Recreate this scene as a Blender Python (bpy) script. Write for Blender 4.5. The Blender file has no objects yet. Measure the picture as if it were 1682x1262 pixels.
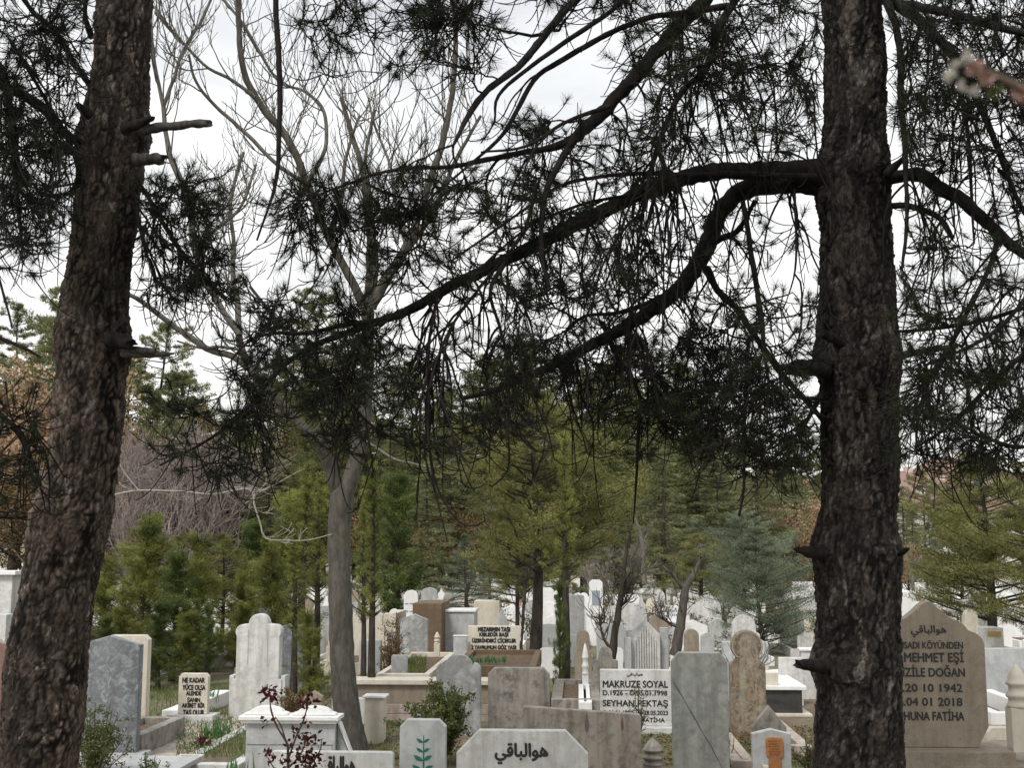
import bpy, bmesh, math, random
import numpy as np
from mathutils import Vector, Matrix, noise as mn
C = bpy.context.scene
COL = C.collection
R = math.radians
random.seed(7)
rng = np.random.default_rng(11)

# ---------------------------------------------------------------- camera, sky, sun, exposure
EYE = 1.6
PITCH = math.atan(269 / 2000)
FPX = 2000.0
cd = bpy.data.cameras.new('camera')
cam = bpy.data.objects.new('camera', cd)
COL.objects.link(cam)
cam.location = (0, 0, EYE)
cam.rotation_euler = (math.pi / 2 + PITCH, 0, 0)
cd.sensor_width = 36
cd.lens = FPX / 1682 * 36
cd.clip_start = 0.05
cd.clip_end = 4000
cd.dof.use_dof = True
cd.dof.focus_distance = 9.5
cd.dof.aperture_fstop = 10
C.camera = cam

SUN_EL, SUN_AZ = R(52), R(-150)      # high, behind and to the left of the camera, veiled by cloud
w = bpy.data.worlds.new('World')
C.world = w
w.use_nodes = True
nt = w.node_tree
bg = nt.nodes['Background']
sky = nt.nodes.new('ShaderNodeTexSky')
sky.sky_type = 'NISHITA'
sky.sun_disc = False
sky.sun_elevation = SUN_EL
sky.sun_rotation = R(210)
skm = nt.nodes.new('ShaderNodeMix'); skm.data_type = 'RGBA'; skm.blend_type = 'MULTIPLY'
skm.inputs[0].default_value = 1
nt.links.new(sky.outputs[0], skm.inputs[6])
skm.inputs[7].default_value = (.10, .10, .10, 1)
tc = nt.nodes.new('ShaderNodeTexCoord')
mp = nt.nodes.new('ShaderNodeMapping')
mp.inputs['Scale'].default_value = (1, 1, 3.2)
nt.links.new(tc.outputs['Generated'], mp.inputs[0])
n1 = nt.nodes.new('ShaderNodeTexNoise')
n1.inputs['Scale'].default_value = 2.6; n1.inputs['Detail'].default_value = 6; n1.inputs['Roughness'].default_value = .55
n1.inputs['Distortion'].default_value = .4
nt.links.new(mp.outputs[0], n1.inputs[0])
sx = nt.nodes.new('ShaderNodeSeparateXYZ'); nt.links.new(tc.outputs['Generated'], sx.inputs[0])
rp = nt.nodes.new('ShaderNodeValToRGB')
rp.color_ramp.elements[0].position = .34; rp.color_ramp.elements[0].color = (.61, .62, .635, 1)
rp.color_ramp.elements[1].position = .62; rp.color_ramp.elements[1].color = (.88, .88, .87, 1)
nt.links.new(n1.outputs[0], rp.inputs[0])
# clouds grow greyer and bluer towards the zenith
rz = nt.nodes.new('ShaderNodeValToRGB')
rz.color_ramp.elements[0].position = .0; rz.color_ramp.elements[0].color = (1.0, .98, .935, 1)
rz.color_ramp.elements[1].position = .55; rz.color_ramp.elements[1].color = (.80, .82, .845, 1)
nt.links.new(sx.outputs[2], rz.inputs[0])
mm = nt.nodes.new('ShaderNodeMix'); mm.data_type = 'RGBA'; mm.blend_type = 'MULTIPLY'; mm.inputs[0].default_value = 1
nt.links.new(rp.outputs[0], mm.inputs[6]); nt.links.new(rz.outputs[0], mm.inputs[7])
mx = nt.nodes.new('ShaderNodeMix'); mx.data_type = 'RGBA'; mx.inputs[0].default_value = .95
nt.links.new(skm.outputs[2], mx.inputs[6]); nt.links.new(mm.outputs[2], mx.inputs[7])
nt.links.new(mx.outputs[2], bg.inputs[0])
bg.inputs[1].default_value = .86

sd = bpy.data.lights.new('sun', 'SUN'); sd.energy = 1.5; sd.angle = R(14); sd.color = (1, .96, .9)
so = bpy.data.objects.new('sun', sd); COL.objects.link(so)
sv = Vector((math.sin(SUN_AZ) * math.cos(SUN_EL), math.cos(SUN_AZ) * math.cos(SUN_EL), math.sin(SUN_EL)))
so.rotation_euler = sv.to_track_quat('Z', 'Y').to_euler()
C.view_settings.view_transform = 'Standard'
C.view_settings.look = 'None'
C.view_settings.gamma = 1
C.view_settings.use_curve_mapping = False
C.view_settings.exposure = 0.93

# ---------------------------------------------------------------- pixel to place
cp, sp = math.cos(PITCH), math.sin(PITCH)
def W(px, py, Y):
    x = (px - 841) / FPX; y = (631 - py) / FPX
    t = Y / (cp - y * sp)
    return Vector((x * t, Y, EYE + (sp + y * cp) * t))
def gz(Y, X=0):
    z = 0.0
    if Y > 12: z -= .02 * (min(Y, 95) - 12)
    if Y > 130: z += .075 * (min(Y, 420) - 130)
    if X < -12 and Y > 20: z += .05 * min(-12 - X, 60) * min(1, (Y - 20) / 20)
    return z
def PW(px, Y): return px * Y / FPX          # a width in pixels at depth Y, in metres

# ---------------------------------------------------------------- object helpers
def tag(o, label=None, cat=None, group=None, kind=None):
    if label: o['label'] = label
    if cat: o['category'] = cat
    if group: o['group'] = group
    if kind: o['kind'] = kind
    return o
def empty(name, loc=(0, 0, 0), rz=0, label=None, cat=None, group=None):
    o = bpy.data.objects.new(name, None); COL.objects.link(o)
    o.empty_display_size = .2
    o.location = loc; o.rotation_euler = (0, 0, rz)
    return tag(o, label, cat, group)
def link(name, me, mat=None, parent=None):
    if mat is not None:
        for m in (mat if isinstance(mat, (list, tuple)) else [mat]): me.materials.append(m)
    o = bpy.data.objects.new(name, me); COL.objects.link(o)
    if parent: o.parent = parent
    return o
def npmesh(name, V, F, smooth=False, fm=None):
    """V (n,3), F list of arrays (m,3)/(m,4)"""
    V = np.asarray(V, dtype=np.float32)
    if not isinstance(F, (list, tuple)): F = [F]
    F = [np.asarray(f, dtype=np.int32) for f in F if len(f)]
    me = bpy.data.meshes.new(name)
    me.vertices.add(len(V)); me.vertices.foreach_set('co', V.ravel())
    nl = sum(f.size for f in F); npol = sum(len(f) for f in F)
    me.loops.add(nl); me.loops.foreach_set('vertex_index', np.concatenate([f.ravel() for f in F]))
    me.polygons.add(npol)
    tot = np.concatenate([np.full(len(f), f.shape[1], dtype=np.int32) for f in F])
    st = np.concatenate([[0], np.cumsum(tot)[:-1]]).astype(np.int32)
    me.polygons.foreach_set('loop_start', st); me.polygons.foreach_set('loop_total', tot)
    if smooth: me.polygons.foreach_set('use_smooth', np.ones(npol, dtype=bool))
    if fm is not None: me.polygons.foreach_set('material_index', np.concatenate(fm).astype(np.int32))
    me.update(calc_edges=True)
    return me
class Buf:
    """collects vertex/face arrays with a material slot each"""
    def __init__(s): s.V = []; s.F3 = []; s.M3 = []; s.F4 = []; s.M4 = []; s.n = 0
    def add(s, V, F, mi=0):
        V = np.asarray(V, dtype=np.float32).reshape(-1, 3); F = np.asarray(F)
        if len(F) == 0: return
        (s.F3 if F.shape[1] == 3 else s.F4).append(F + s.n)
        (s.M3 if F.shape[1] == 3 else s.M4).append(np.full(len(F), mi))
        s.V.append(V); s.n += len(V)
    def build(s, name, mats, parent=None, off=None, smooth=False):
        V = np.concatenate(s.V)
        if off is not None: V = V - np.array(off, dtype=np.float32)
        F = []; M = []
        if s.F3: F.append(np.concatenate(s.F3)); M.append(np.concatenate(s.M3))
        if s.F4: F.append(np.concatenate(s.F4)); M.append(np.concatenate(s.M4))
        return link(name, npmesh(name, V, F, smooth, M), mats, parent)

def smooth_path(P, n):
    """Catmull-Rom through rows of P (any dims), n samples"""
    P = np.asarray(P, dtype=float)
    if len(P) == 2:
        t = np.linspace(0, 1, n)[:, None]; return P[0] * (1 - t) + P[1] * t
    Q = np.vstack([2 * P[0] - P[1], P, 2 * P[-1] - P[-2]])
    seg = len(P) - 1
    d = np.linalg.norm(np.diff(P[:, :3], axis=0), axis=1); cum = np.concatenate([[0], np.cumsum(d)])
    u = np.linspace(0, cum[-1], n); out = []
    for x in u:
        i = min(seg - 1, max(0, int(np.searchsorted(cum, x, side='right') - 1)))
        t = (x - cum[i]) / max(d[i], 1e-9)
        p0, p1, p2, p3 = Q[i], Q[i + 1], Q[i + 2], Q[i + 3]
        out.append(.5 * ((2 * p1) + (-p0 + p2) * t + (2 * p0 - 5 * p1 + 4 * p2 - p3) * t * t + (-p0 + 3 * p1 - 3 * p2 + p3) * t ** 3))
    return np.array(out)
def tubes(paths, radii, sides=4):
    """paths (T,n,3), radii (T,n) -> V, F quads"""
    paths = np.asarray(paths, dtype=float); radii = np.asarray(radii, dtype=float)
    T, n, _ = paths.shape
    tan = np.gradient(paths, axis=1)
    tan /= np.linalg.norm(tan, axis=2, keepdims=True) + 1e-9
    ref = np.zeros_like(tan); main = np.abs(tan.mean(axis=1)); ax = np.argmin(main, axis=1)
    ref[np.arange(T), :, ax] = 1
    a = np.cross(tan, ref); a /= np.linalg.norm(a, axis=2, keepdims=True) + 1e-9
    b = np.cross(tan, a)
    th = np.arange(sides) * 2 * np.pi / sides
    V = paths[:, :, None, :] + radii[:, :, None, None] * (a[:, :, None, :] * np.cos(th)[None, None, :, None] + b[:, :, None, :] * np.sin(th)[None, None, :, None])
    idx = np.arange(T * n * sides).reshape(T, n, sides)
    q = np.stack([idx[:, :-1, :], np.roll(idx, -1, 2)[:, :-1, :], np.roll(idx, -1, 2)[:, 1:, :], idx[:, 1:, :]], axis=-1)
    return V.reshape(-1, 3), q.reshape(-1, 4)
def unit(v): return v / (np.linalg.norm(v, axis=-1, keepdims=True) + 1e-9)
def blades(c, d, L, wd, g=None):
    """thin triangles at c pointing d"""
    g = g or rng
    c = np.asarray(c); d = unit(np.asarray(d)); n = len(c)
    s = unit(np.cross(d, g.normal(size=(n, 3))))
    L = np.broadcast_to(np.asarray(L, dtype=float), (n,))[:, None]; wd = np.broadcast_to(np.asarray(wd, dtype=float), (n,))[:, None]
    V = np.stack([c - s * wd / 2, c + s * wd / 2, c + d * L], axis=1).reshape(-1, 3)
    return V, np.arange(3 * n).reshape(n, 3)
def leaves(c, d, L, wd, g=None):
    """pointed four-sided leaves"""
    g = g or rng
    c = np.asarray(c); d = unit(np.asarray(d)); n = len(c)
    s = unit(np.cross(d, g.normal(size=(n, 3)))); u = np.cross(s, d)
    L = np.broadcast_to(np.asarray(L, dtype=float), (n,))[:, None]; wd = np.broadcast_to(np.asarray(wd, dtype=float), (n,))[:, None]
    m = c + d * L * .45 + u * L * .1
    V = np.stack([c, m + s * wd / 2, c + d * L, m - s * wd / 2], axis=1).reshape(-1, 3)
    return V, np.arange(4 * n).reshape(n, 4)

# ---------------------------------------------------------------- materials
def newmat(name):
    m = bpy.data.materials.new(name); m.use_nodes = True
    return m, m.node_tree, m.node_tree.nodes['Principled BSDF']
def N(t, typ, **kw):
    n = t.nodes.new(typ)
    for k, v in kw.items():
        if hasattr(n, k): setattr(n, k, v)
        else: n.inputs[k].default_value = v
    return n
def ramp(t, src, stops):
    r = t.nodes.new('ShaderNodeValToRGB'); e = r.color_ramp.elements
    while len(e) < len(stops): e.new(.5)
    for i, (p, c) in enumerate(stops):
        e[i].position = p; e[i].color = (*c, 1) if len(c) == 3 else c
    t.links.new(src, r.inputs[0]); return r
def mixc(t, fac, a, b, mode='MIX'):
    m = t.nodes.new('ShaderNodeMix'); m.data_type = 'RGBA'; m.blend_type = mode
    for i, v in ((0, fac), (6, a), (7, b)):
        if hasattr(v, 'is_output'): t.links.new(v, m.inputs[i])
        elif i == 0: m.inputs[0].default_value = v
        else: m.inputs[i].default_value = (*v, 1)
    return m.outputs[2]
def coords(t, scale=(1, 1, 1), rnd=True):
    tcn = t.nodes.new('ShaderNodeTexCoord'); mpn = t.nodes.new('ShaderNodeMapping')
    mpn.inputs['Scale'].default_value = scale
    t.links.new(tcn.outputs['Object'], mpn.inputs[0])
    if not rnd: return mpn.outputs[0]
    oi = t.nodes.new('ShaderNodeObjectInfo'); cb = t.nodes.new('ShaderNodeVectorMath'); cb.operation = 'SCALE'
    cb.inputs[0].default_value = (37, 51, 23); t.links.new(oi.outputs['Random'], cb.inputs['Scale'])
    ad = t.nodes.new('ShaderNodeVectorMath'); ad.operation = 'ADD'
    t.links.new(mpn.outputs[0], ad.inputs[0]); t.links.new(cb.outputs[0], ad.inputs[1])
    return ad.outputs[0]
def marble(name, base, vein=(.3, .3, .32), va=.35, stain=(.2, .17, .13), sa=.3, rough=.45, speck=0, vs=2.2):
    m, t, b = newmat(name)
    co = coords(t)
    nz = N(t, 'ShaderNodeTexNoise', Scale=vs, Detail=8, Roughness=.62, Distortion=1.4); t.links.new(co, nz.inputs[0])
    v1 = ramp(t, nz.outputs[0], [(.40, (0, 0, 0)), (.49, (1, 1, 1)), (.515, (1, 1, 1)), (.60, (.15, .15, .15))])
    cl = N(t, 'ShaderNodeTexNoise', Scale=1.3, Detail=5, Roughness=.6); t.links.new(co, cl.inputs[0])
    vm = t.nodes.new('ShaderNodeMath'); vm.operation = 'MULTIPLY'; t.links.new(v1.outputs[0], vm.inputs[0]); t.links.new(cl.outputs[0], vm.inputs[1])
    v2 = t.nodes.new('ShaderNodeMath'); v2.operation = 'MULTIPLY'; t.links.new(vm.outputs[0], v2.inputs[0]); v2.inputs[1].default_value = va * 2
    col = mixc(t, v2.outputs[0], base, vein)
    # rain streaks and lichen that run down the stone
    cs = coords(t, (9, 9, .9)); ns = N(t, 'ShaderNodeTexNoise', Scale=1.6, Detail=6, Roughness=.65); t.links.new(cs, ns.inputs[0])
    s1 = ramp(t, ns.outputs[0], [(.45, (0, 0, 0)), (.72, (1, 1, 1))])
    s2 = t.nodes.new('ShaderNodeMath'); s2.operation = 'MULTIPLY'; t.links.new(s1.outputs[0], s2.inputs[0]); s2.inputs[1].default_value = min(.95, sa * 1.5)
    col = mixc(t, s2.outputs[0], col, stain)
    nb = N(t, 'ShaderNodeTexNoise', Scale=14, Detail=7, Roughness=.7); t.links.new(co, nb.inputs[0])
    s3 = ramp(t, nb.outputs[0], [(.48, (0, 0, 0)), (.66, (1, 1, 1))])
    s4 = t.nodes.new('ShaderNodeMath'); s4.operation = 'MULTIPLY'; t.links.new(s3.outputs[0], s4.inputs[0]); s4.inputs[1].default_value = min(.9, sa * 1.35)
    col = mixc(t, s4.outputs[0], col, stain)
    if speck:
        sn = N(t, 'ShaderNodeTexNoise', Scale=260, Detail=2); t.links.new(co, sn.inputs[0])
        s5 = ramp(t, sn.outputs[0], [(.42, (0, 0, 0)), (.6, (1, 1, 1))])
        s6 = t.nodes.new('ShaderNodeMath'); s6.operation = 'MULTIPLY'; t.links.new(s5.outputs[0], s6.inputs[0]); s6.inputs[1].default_value = speck
        col = mixc(t, s6.outputs[0], col, tuple(x * .35 for x in base))
    t.links.new(col, b.inputs['Base Color'])
    b.inputs['Roughness'].default_value = rough
    bp = N(t, 'ShaderNodeBump', Strength=.5, Distance=.006); t.links.new(nb.outputs[0], bp.inputs['Height']); t.links.new(bp.outputs[0], b.inputs['Normal'])
    return m
M = {}
M['white'] = marble('white_marble', (.64, .64, .62), (.38, .39, .41), .35, (.30, .275, .23), .38)
M['bright'] = marble('bright_marble', (.80, .80, .79), (.6, .61, .63), .25, (.55, .52, .46), .2)
M['cream'] = marble('cream_stone', (.62, .57, .48), (.5, .45, .37), .2, (.38, .33, .26), .3)
M['grey'] = marble('grey_marble', (.27, .29, .30), (.09, .10, .115), .8, (.10, .10, .105), .6, vs=9)
M['grey_light'] = marble('light_grey_marble', (.48, .49, .49), (.27, .285, .30), .45, (.25, .23, .2), .3)
M['greygreen'] = marble('greenish_grey_marble', (.29, .295, .27), (.19, .20, .195), .5, (.13, .13, .12), .55, vs=5)
M['cloudy'] = marble('cloudy_marble', (.42, .43, .42), (.14, .145, .15), .8, (.17, .16, .14), .45, vs=2.6)
M['stained'] = marble('stained_marble', (.31, .285, .25), (.19, .175, .155), .45, (.09, .078, .065), .85)
M['brownish'] = marble('brown_stained_marble', (.27, .24, .205), (.22, .2, .17), .4, (.10, .085, .07), .75)
M['tan'] = marble('tan_sandstone', (.36, .305, .24), (.24, .18, .12), .3, (.16, .12, .08), .35, .8, .5)
M['lichen'] = marble('lichened_sandstone', (.25, .19, .125), (.10, .07, .045), .9, (.36, .33, .26), .6, .85, .3, 9)
M['orange'] = marble('orange_sandstone', (.50, .22, .075), (.3, .12, .04), .3, (.16, .07, .03), .4, .8, .3)
M['orangepale'] = marble('pale_orange_stone', (.55, .36, .22), (.4, .25, .14), .3, (.3, .2, .12), .4, .8, .2)
M['granite'] = marble('red_granite', (.30, .17, .145), (.14, .07, .06), .3, (.15, .1, .09), .2, .35, .8)
M['black'] = marble('black_granite', (.03, .03, .03), (.07, .07, .07), .5, (.06, .06, .055), .3, .3, 0)
M['brownbox'] = marble('brown_stone', (.19, .125, .07), (.1, .06, .035), .5, (.1, .07, .045), .5, .8, .4)
M['path'] = marble('pinkish_paving', (.50, .43, .37), (.36, .29, .24), .3, (.2, .15, .11), .5, .8, .3)
def plain(name, col, rough=.6, var=0.0):
    m, t, b = newmat(name); b.inputs['Roughness'].default_value = rough
    b.inputs['Base Color'].default_value = (*col, 1)
    if var:
        co = coords(t, rnd=False); nz = N(t, 'ShaderNodeTexNoise', Scale=60, Detail=4); t.links.new(co, nz.inputs[0])
        t.links.new(mixc(t, nz.outputs[0], tuple(c * (1 - var) for c in col), tuple(min(1, c * (1 + var)) for c in col)), b.inputs['Base Color'])
    return m
M['ink'] = plain('black_lettering', (.018, .018, .02), .5, .4)
M['inkblue'] = plain('blue_grey_lettering', (.25, .28, .32), .6, .3)
M['inkgold'] = plain('gold_plaque', (.40, .28, .10), .5, .4)
M['green_ink'] = plain('green_paint', (.006, .14, .105), .5, .5)
M['darkstain'] = plain('dark_run_stain', (.085, .08, .075), .8, .5)
M['redstain'] = plain('rusty_run_stain', (.11, .06, .045), .8, .5)
def leafmat(name, a, bcol, trans=.25, spread=.35, rough=.6):
    """foliage: colour changes from leaf to leaf and in patches"""
    m, t, b = newmat(name)
    ge = t.nodes.new('ShaderNodeNewGeometry')
    co = coords(t); nz = N(t, 'ShaderNodeTexNoise', Scale=1.3, Detail=3); t.links.new(co, nz.inputs[0])
    ad = t.nodes.new('ShaderNodeMath'); ad.operation = 'MULTIPLY_ADD'
    t.links.new(ge.outputs['Random Per Island'], ad.inputs[0]); ad.inputs[1].default_value = spread * 1.6
    sb = t.nodes.new('ShaderNodeMath'); sb.operation = 'MULTIPLY_ADD'; t.links.new(nz.outputs[0], sb.inputs[0]); sb.inputs[1].default_value = 2.0; sb.inputs[2].default_value = -.5 - spread * .8
    t.links.new(sb.outputs[0], ad.inputs[2]); ad.use_clamp = True
    col = mixc(t, ad.outputs[0], a, bcol)
    t.links.new(col, b.inputs['Base Color']); b.inputs['Roughness'].default_value = rough
    b.inputs['Specular IOR Level'].default_value = .2
    if trans:
        tr = t.nodes.new('ShaderNodeBsdfTranslucent'); t.links.new(col, tr.inputs[0])
        ms = t.nodes.new('ShaderNodeMixShader'); ms.inputs[0].default_value = trans
        out = t.nodes['Material Output']
        t.links.new(b.outputs[0], ms.inputs[1]); t.links.new(tr.outputs[0], ms.inputs[2]); t.links.new(ms.outputs[0], out.inputs[0])
    return m
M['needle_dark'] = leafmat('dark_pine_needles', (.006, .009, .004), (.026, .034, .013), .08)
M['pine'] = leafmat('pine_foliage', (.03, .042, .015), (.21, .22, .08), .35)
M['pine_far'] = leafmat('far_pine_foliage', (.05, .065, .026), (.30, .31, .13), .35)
M['spruce'] = leafmat('blue_green_foliage', (.045, .065, .042), (.26, .30, .20), .35)
M['cedar'] = leafmat('cedar_foliage', (.06, .08, .035), (.37, .38, .19), .35)
M['thuja'] = leafmat('thuja_foliage', (.03, .05, .013), (.34, .35, .095), .35)
M['thuja_dark'] = leafmat('dark_thuja_foliage', (.03, .055, .016), (.19, .23, .07), .35)
M['olive'] = leafmat('olive_pine_foliage', (.05, .055, .015), (.30, .29, .10), .35)
M['oak'] = leafmat('dry_oak_leaves', (.24, .155, .09), (.58, .42, .27), .35)
M['rust'] = leafmat('rusty_foliage', (.085, .052, .024), (.23, .155, .07), .2)
M['bushleaf'] = leafmat('bush_leaves', (.035, .055, .012), (.17, .19, .06), .25)
M['redleaf'] = leafmat('dark_red_rose_leaves', (.035, .006, .008), (.13, .022, .022), .2)
M['grass'] = leafmat('grass_blades', (.04, .08, .015), (.15, .20, .05), .3)
M['iris'] = leafmat('iris_leaves', (.03, .10, .03), (.12, .26, .09), .3)
M['blossom'] = leafmat('pale_blossom', (.45, .42, .38), (.7, .66, .6), .3)
M['pink'] = leafmat('pink_petals', (.34, .20, .17), (.55, .38, .33), .3)
def barkmat(name, crack, a, bcol, c2, scale=7):
    m, t, b = newmat(name)
    at = t.nodes.new('ShaderNodeAttribute'); at.attribute_name = 'crack'
    co = coords(t, (1, 1, .45), False)
    n1 = N(t, 'ShaderNodeTexNoise', Scale=scale, Detail=6, Roughness=.65); t.links.new(co, n1.inputs[0])
    n2 = N(t, 'ShaderNodeTexNoise', Scale=scale * 9, Detail=6, Roughness=.7); t.links.new(co, n2.inputs[0])
    r1 = ramp(t, n1.outputs[0], [(.35, (0, 0, 0)), (.65, (1, 1, 1))]); r2 = ramp(t, n2.outputs[0], [(.35, (0, 0, 0)), (.7, (1, 1, 1))])
    c = mixc(t, r1.outputs[0], a, bcol); 
    h = t.nodes.new('ShaderNodeMath'); h.operation = 'MULTIPLY'; t.links.new(r2.outputs[0], h.inputs[0]); h.inputs[1].default_value = .6
    c = mixc(t, h.outputs[0], c, c2)
    n3 = N(t, 'ShaderNodeTexNoise', Scale=2.6, Detail=5, Roughness=.6); t.links.new(co, n3.inputs[0])
    r3 = ramp(t, n3.outputs[0], [(.38, (.45, .45, .45)), (.66, (1.35, 1.35, 1.35))]); c = mixc(t, 1.0, c, r3.outputs[0], 'MULTIPLY')
    n4 = N(t, 'ShaderNodeTexNoise', Scale=17, Detail=5, Roughness=.7, Distortion=.6); t.links.new(co, n4.inputs[0])
    r4 = ramp(t, n4.outputs[0], [(.54, (0, 0, 0)), (.66, (.8, .8, .8))]); c = mixc(t, r4.outputs[0], c, tuple(min(1, x * 1.25 + .03) for x in c2))
    c = mixc(t, at.outputs['Fac'], crack, c)
    t.links.new(c, b.inputs['Base Color']); b.inputs['Roughness'].default_value = .9; b.inputs['Specular IOR Level'].default_value = .15
    bp = N(t, 'ShaderNodeBump', Strength=1.0, Distance=.010); t.links.new(n2.outputs[0], bp.inputs['Height']); t.links.new(bp.outputs[0], b.inputs['Normal'])
    return m
M['bark_left'] = barkmat('pine_bark', (.007, .006, .005), (.075, .054, .044), (.155, .113, .092), (.31, .25, .21))
M['bark_right'] = barkmat('dark_pine_bark', (.0035, .003, .003), (.031, .024, .020), (.068, .054, .045), (.20, .175, .155))
def woodmat(name, a, bcol, scale=40):
    m, t, b = newmat(name)
    co = coords(t, (1, 1, .35)); n1 = N(t, 'ShaderNodeTexNoise', Scale=scale, Detail=6, Roughness=.65); t.links.new(co, n1.inputs[0])
    r1 = ramp(t, n1.outputs[0], [(.35, a), (.68, bcol)])
    t.links.new(r1.outputs[0], b.inputs['Base Color']); b.inputs['Roughness'].default_value = .85; b.inputs['Specular IOR Level'].default_value = .2
    bp = N(t, 'ShaderNodeBump', Strength=.6, Distance=.004); t.links.new(n1.outputs[0], bp.inputs['Height']); t.links.new(bp.outputs[0], b.inputs['Normal'])
    return m
M['limb'] = woodmat('pine_limb_bark', (.004, .0035, .003), (.024, .019, .016), 30)
M['twig'] = woodmat('pine_twig', (.006, .005, .0045), (.018, .014, .012), 60)
M['dead'] = woodmat('weathered_dead_wood', (.025, .022, .020), (.085, .077, .068), 60)
M['grey_bark'] = woodmat('smooth_grey_bark', (.055, .049, .041), (.125, .115, .096), 26)
M['grey_twig'] = woodmat('grey_twig', (.08, .073, .063), (.19, .18, .155), 40)
M['pale_twig'] = woodmat('pale_twig', (.24, .22, .19), (.45, .42, .36), 40)
M['far_wood'] = woodmat('far_trunk', (.022, .018, .014), (.075, .062, .05), 12)
M['mauve_twig'] = woodmat('mauve_grey_twig', (.15, .12, .11), (.32, .27, .25), 20)
M['stem_green'] = plain('shrub_stem', (.075, .05, .03), .6, .4)
M['rose_stem'] = plain('rose_stem', (.06, .032, .025), .6, .4)
def groundmat():
    m, t, b = newmat('ground_soil')
    co = coords(t, rnd=False)
    n1 = N(t, 'ShaderNodeTexNoise', Scale=.55, Detail=8, Roughness=.65); t.links.new(co, n1.inputs[0])
    n2 = N(t, 'ShaderNodeTexNoise', Scale=9, Detail=8, Roughness=.7); t.links.new(co, n2.inputs[0])
    n3 = N(t, 'ShaderNodeTexNoise', Scale=80, Detail=4, Roughness=.7); t.links.new(co, n3.inputs[0])
    a = mixc(t, ramp(t, n2.outputs[0], [(.35, (0, 0, 0)), (.65, (1, 1, 1))]).outputs[0], (.13, .09, .06), (.26, .20, .145))
    g = mixc(t, ramp(t, n3.outputs[0], [(.35, (0, 0, 0)), (.65, (1, 1, 1))]).outputs[0], (.09, .10, .04), (.22, .22, .11))
    c = mixc(t, ramp(t, n1.outputs[0], [(.42, (0, 0, 0)), (.55, (1, 1, 1))]).outputs[0], a, g)
    t.links.new(c, b.inputs['Base Color']); b.inputs['Roughness'].default_value = .95
    bp = N(t, 'ShaderNodeBump', Strength=.8, Distance=.03); t.links.new(n3.outputs[0], bp.inputs['Height']); t.links.new(bp.outputs[0], b.inputs['Normal'])
    return m
M['ground'] = groundmat()
M['soil'] = woodmat('grave_soil', (.07, .045, .03), (.19, .135, .09), 30)

# ---------------------------------------------------------------- ground
ys = np.concatenate([np.linspace(-6, 30, 73), np.linspace(32, 130, 50), np.linspace(140, 420, 29), [500, 700, 1000, 1500, 2200]])
xs = np.concatenate([[-1500, -800, -400, -200], np.linspace(-120, 120, 161), [200, 400, 800, 1500]])
V = np.array([(x, y, gz(y, x) + (mn.noise(Vector((x * .5, y * .5, 0))) * .035 if abs(x) < 100 and y > 10 else 0) + (mn.noise(Vector((x * .02, y * .02, 3))) * min(12, max(0, (y - 150) * .06)))) for y in ys for x in xs])
nx = len(xs); I = np.arange(len(V)).reshape(len(ys), nx)
F = np.stack([I[:-1, :-1], I[:-1, 1:], I[1:, 1:], I[1:, :-1]], -1).reshape(-1, 4)
tag(link('ground', npmesh('ground', V, F, True), M['ground']), 'bare soil and thin grass ground of the cemetery', kind='structure')

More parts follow.
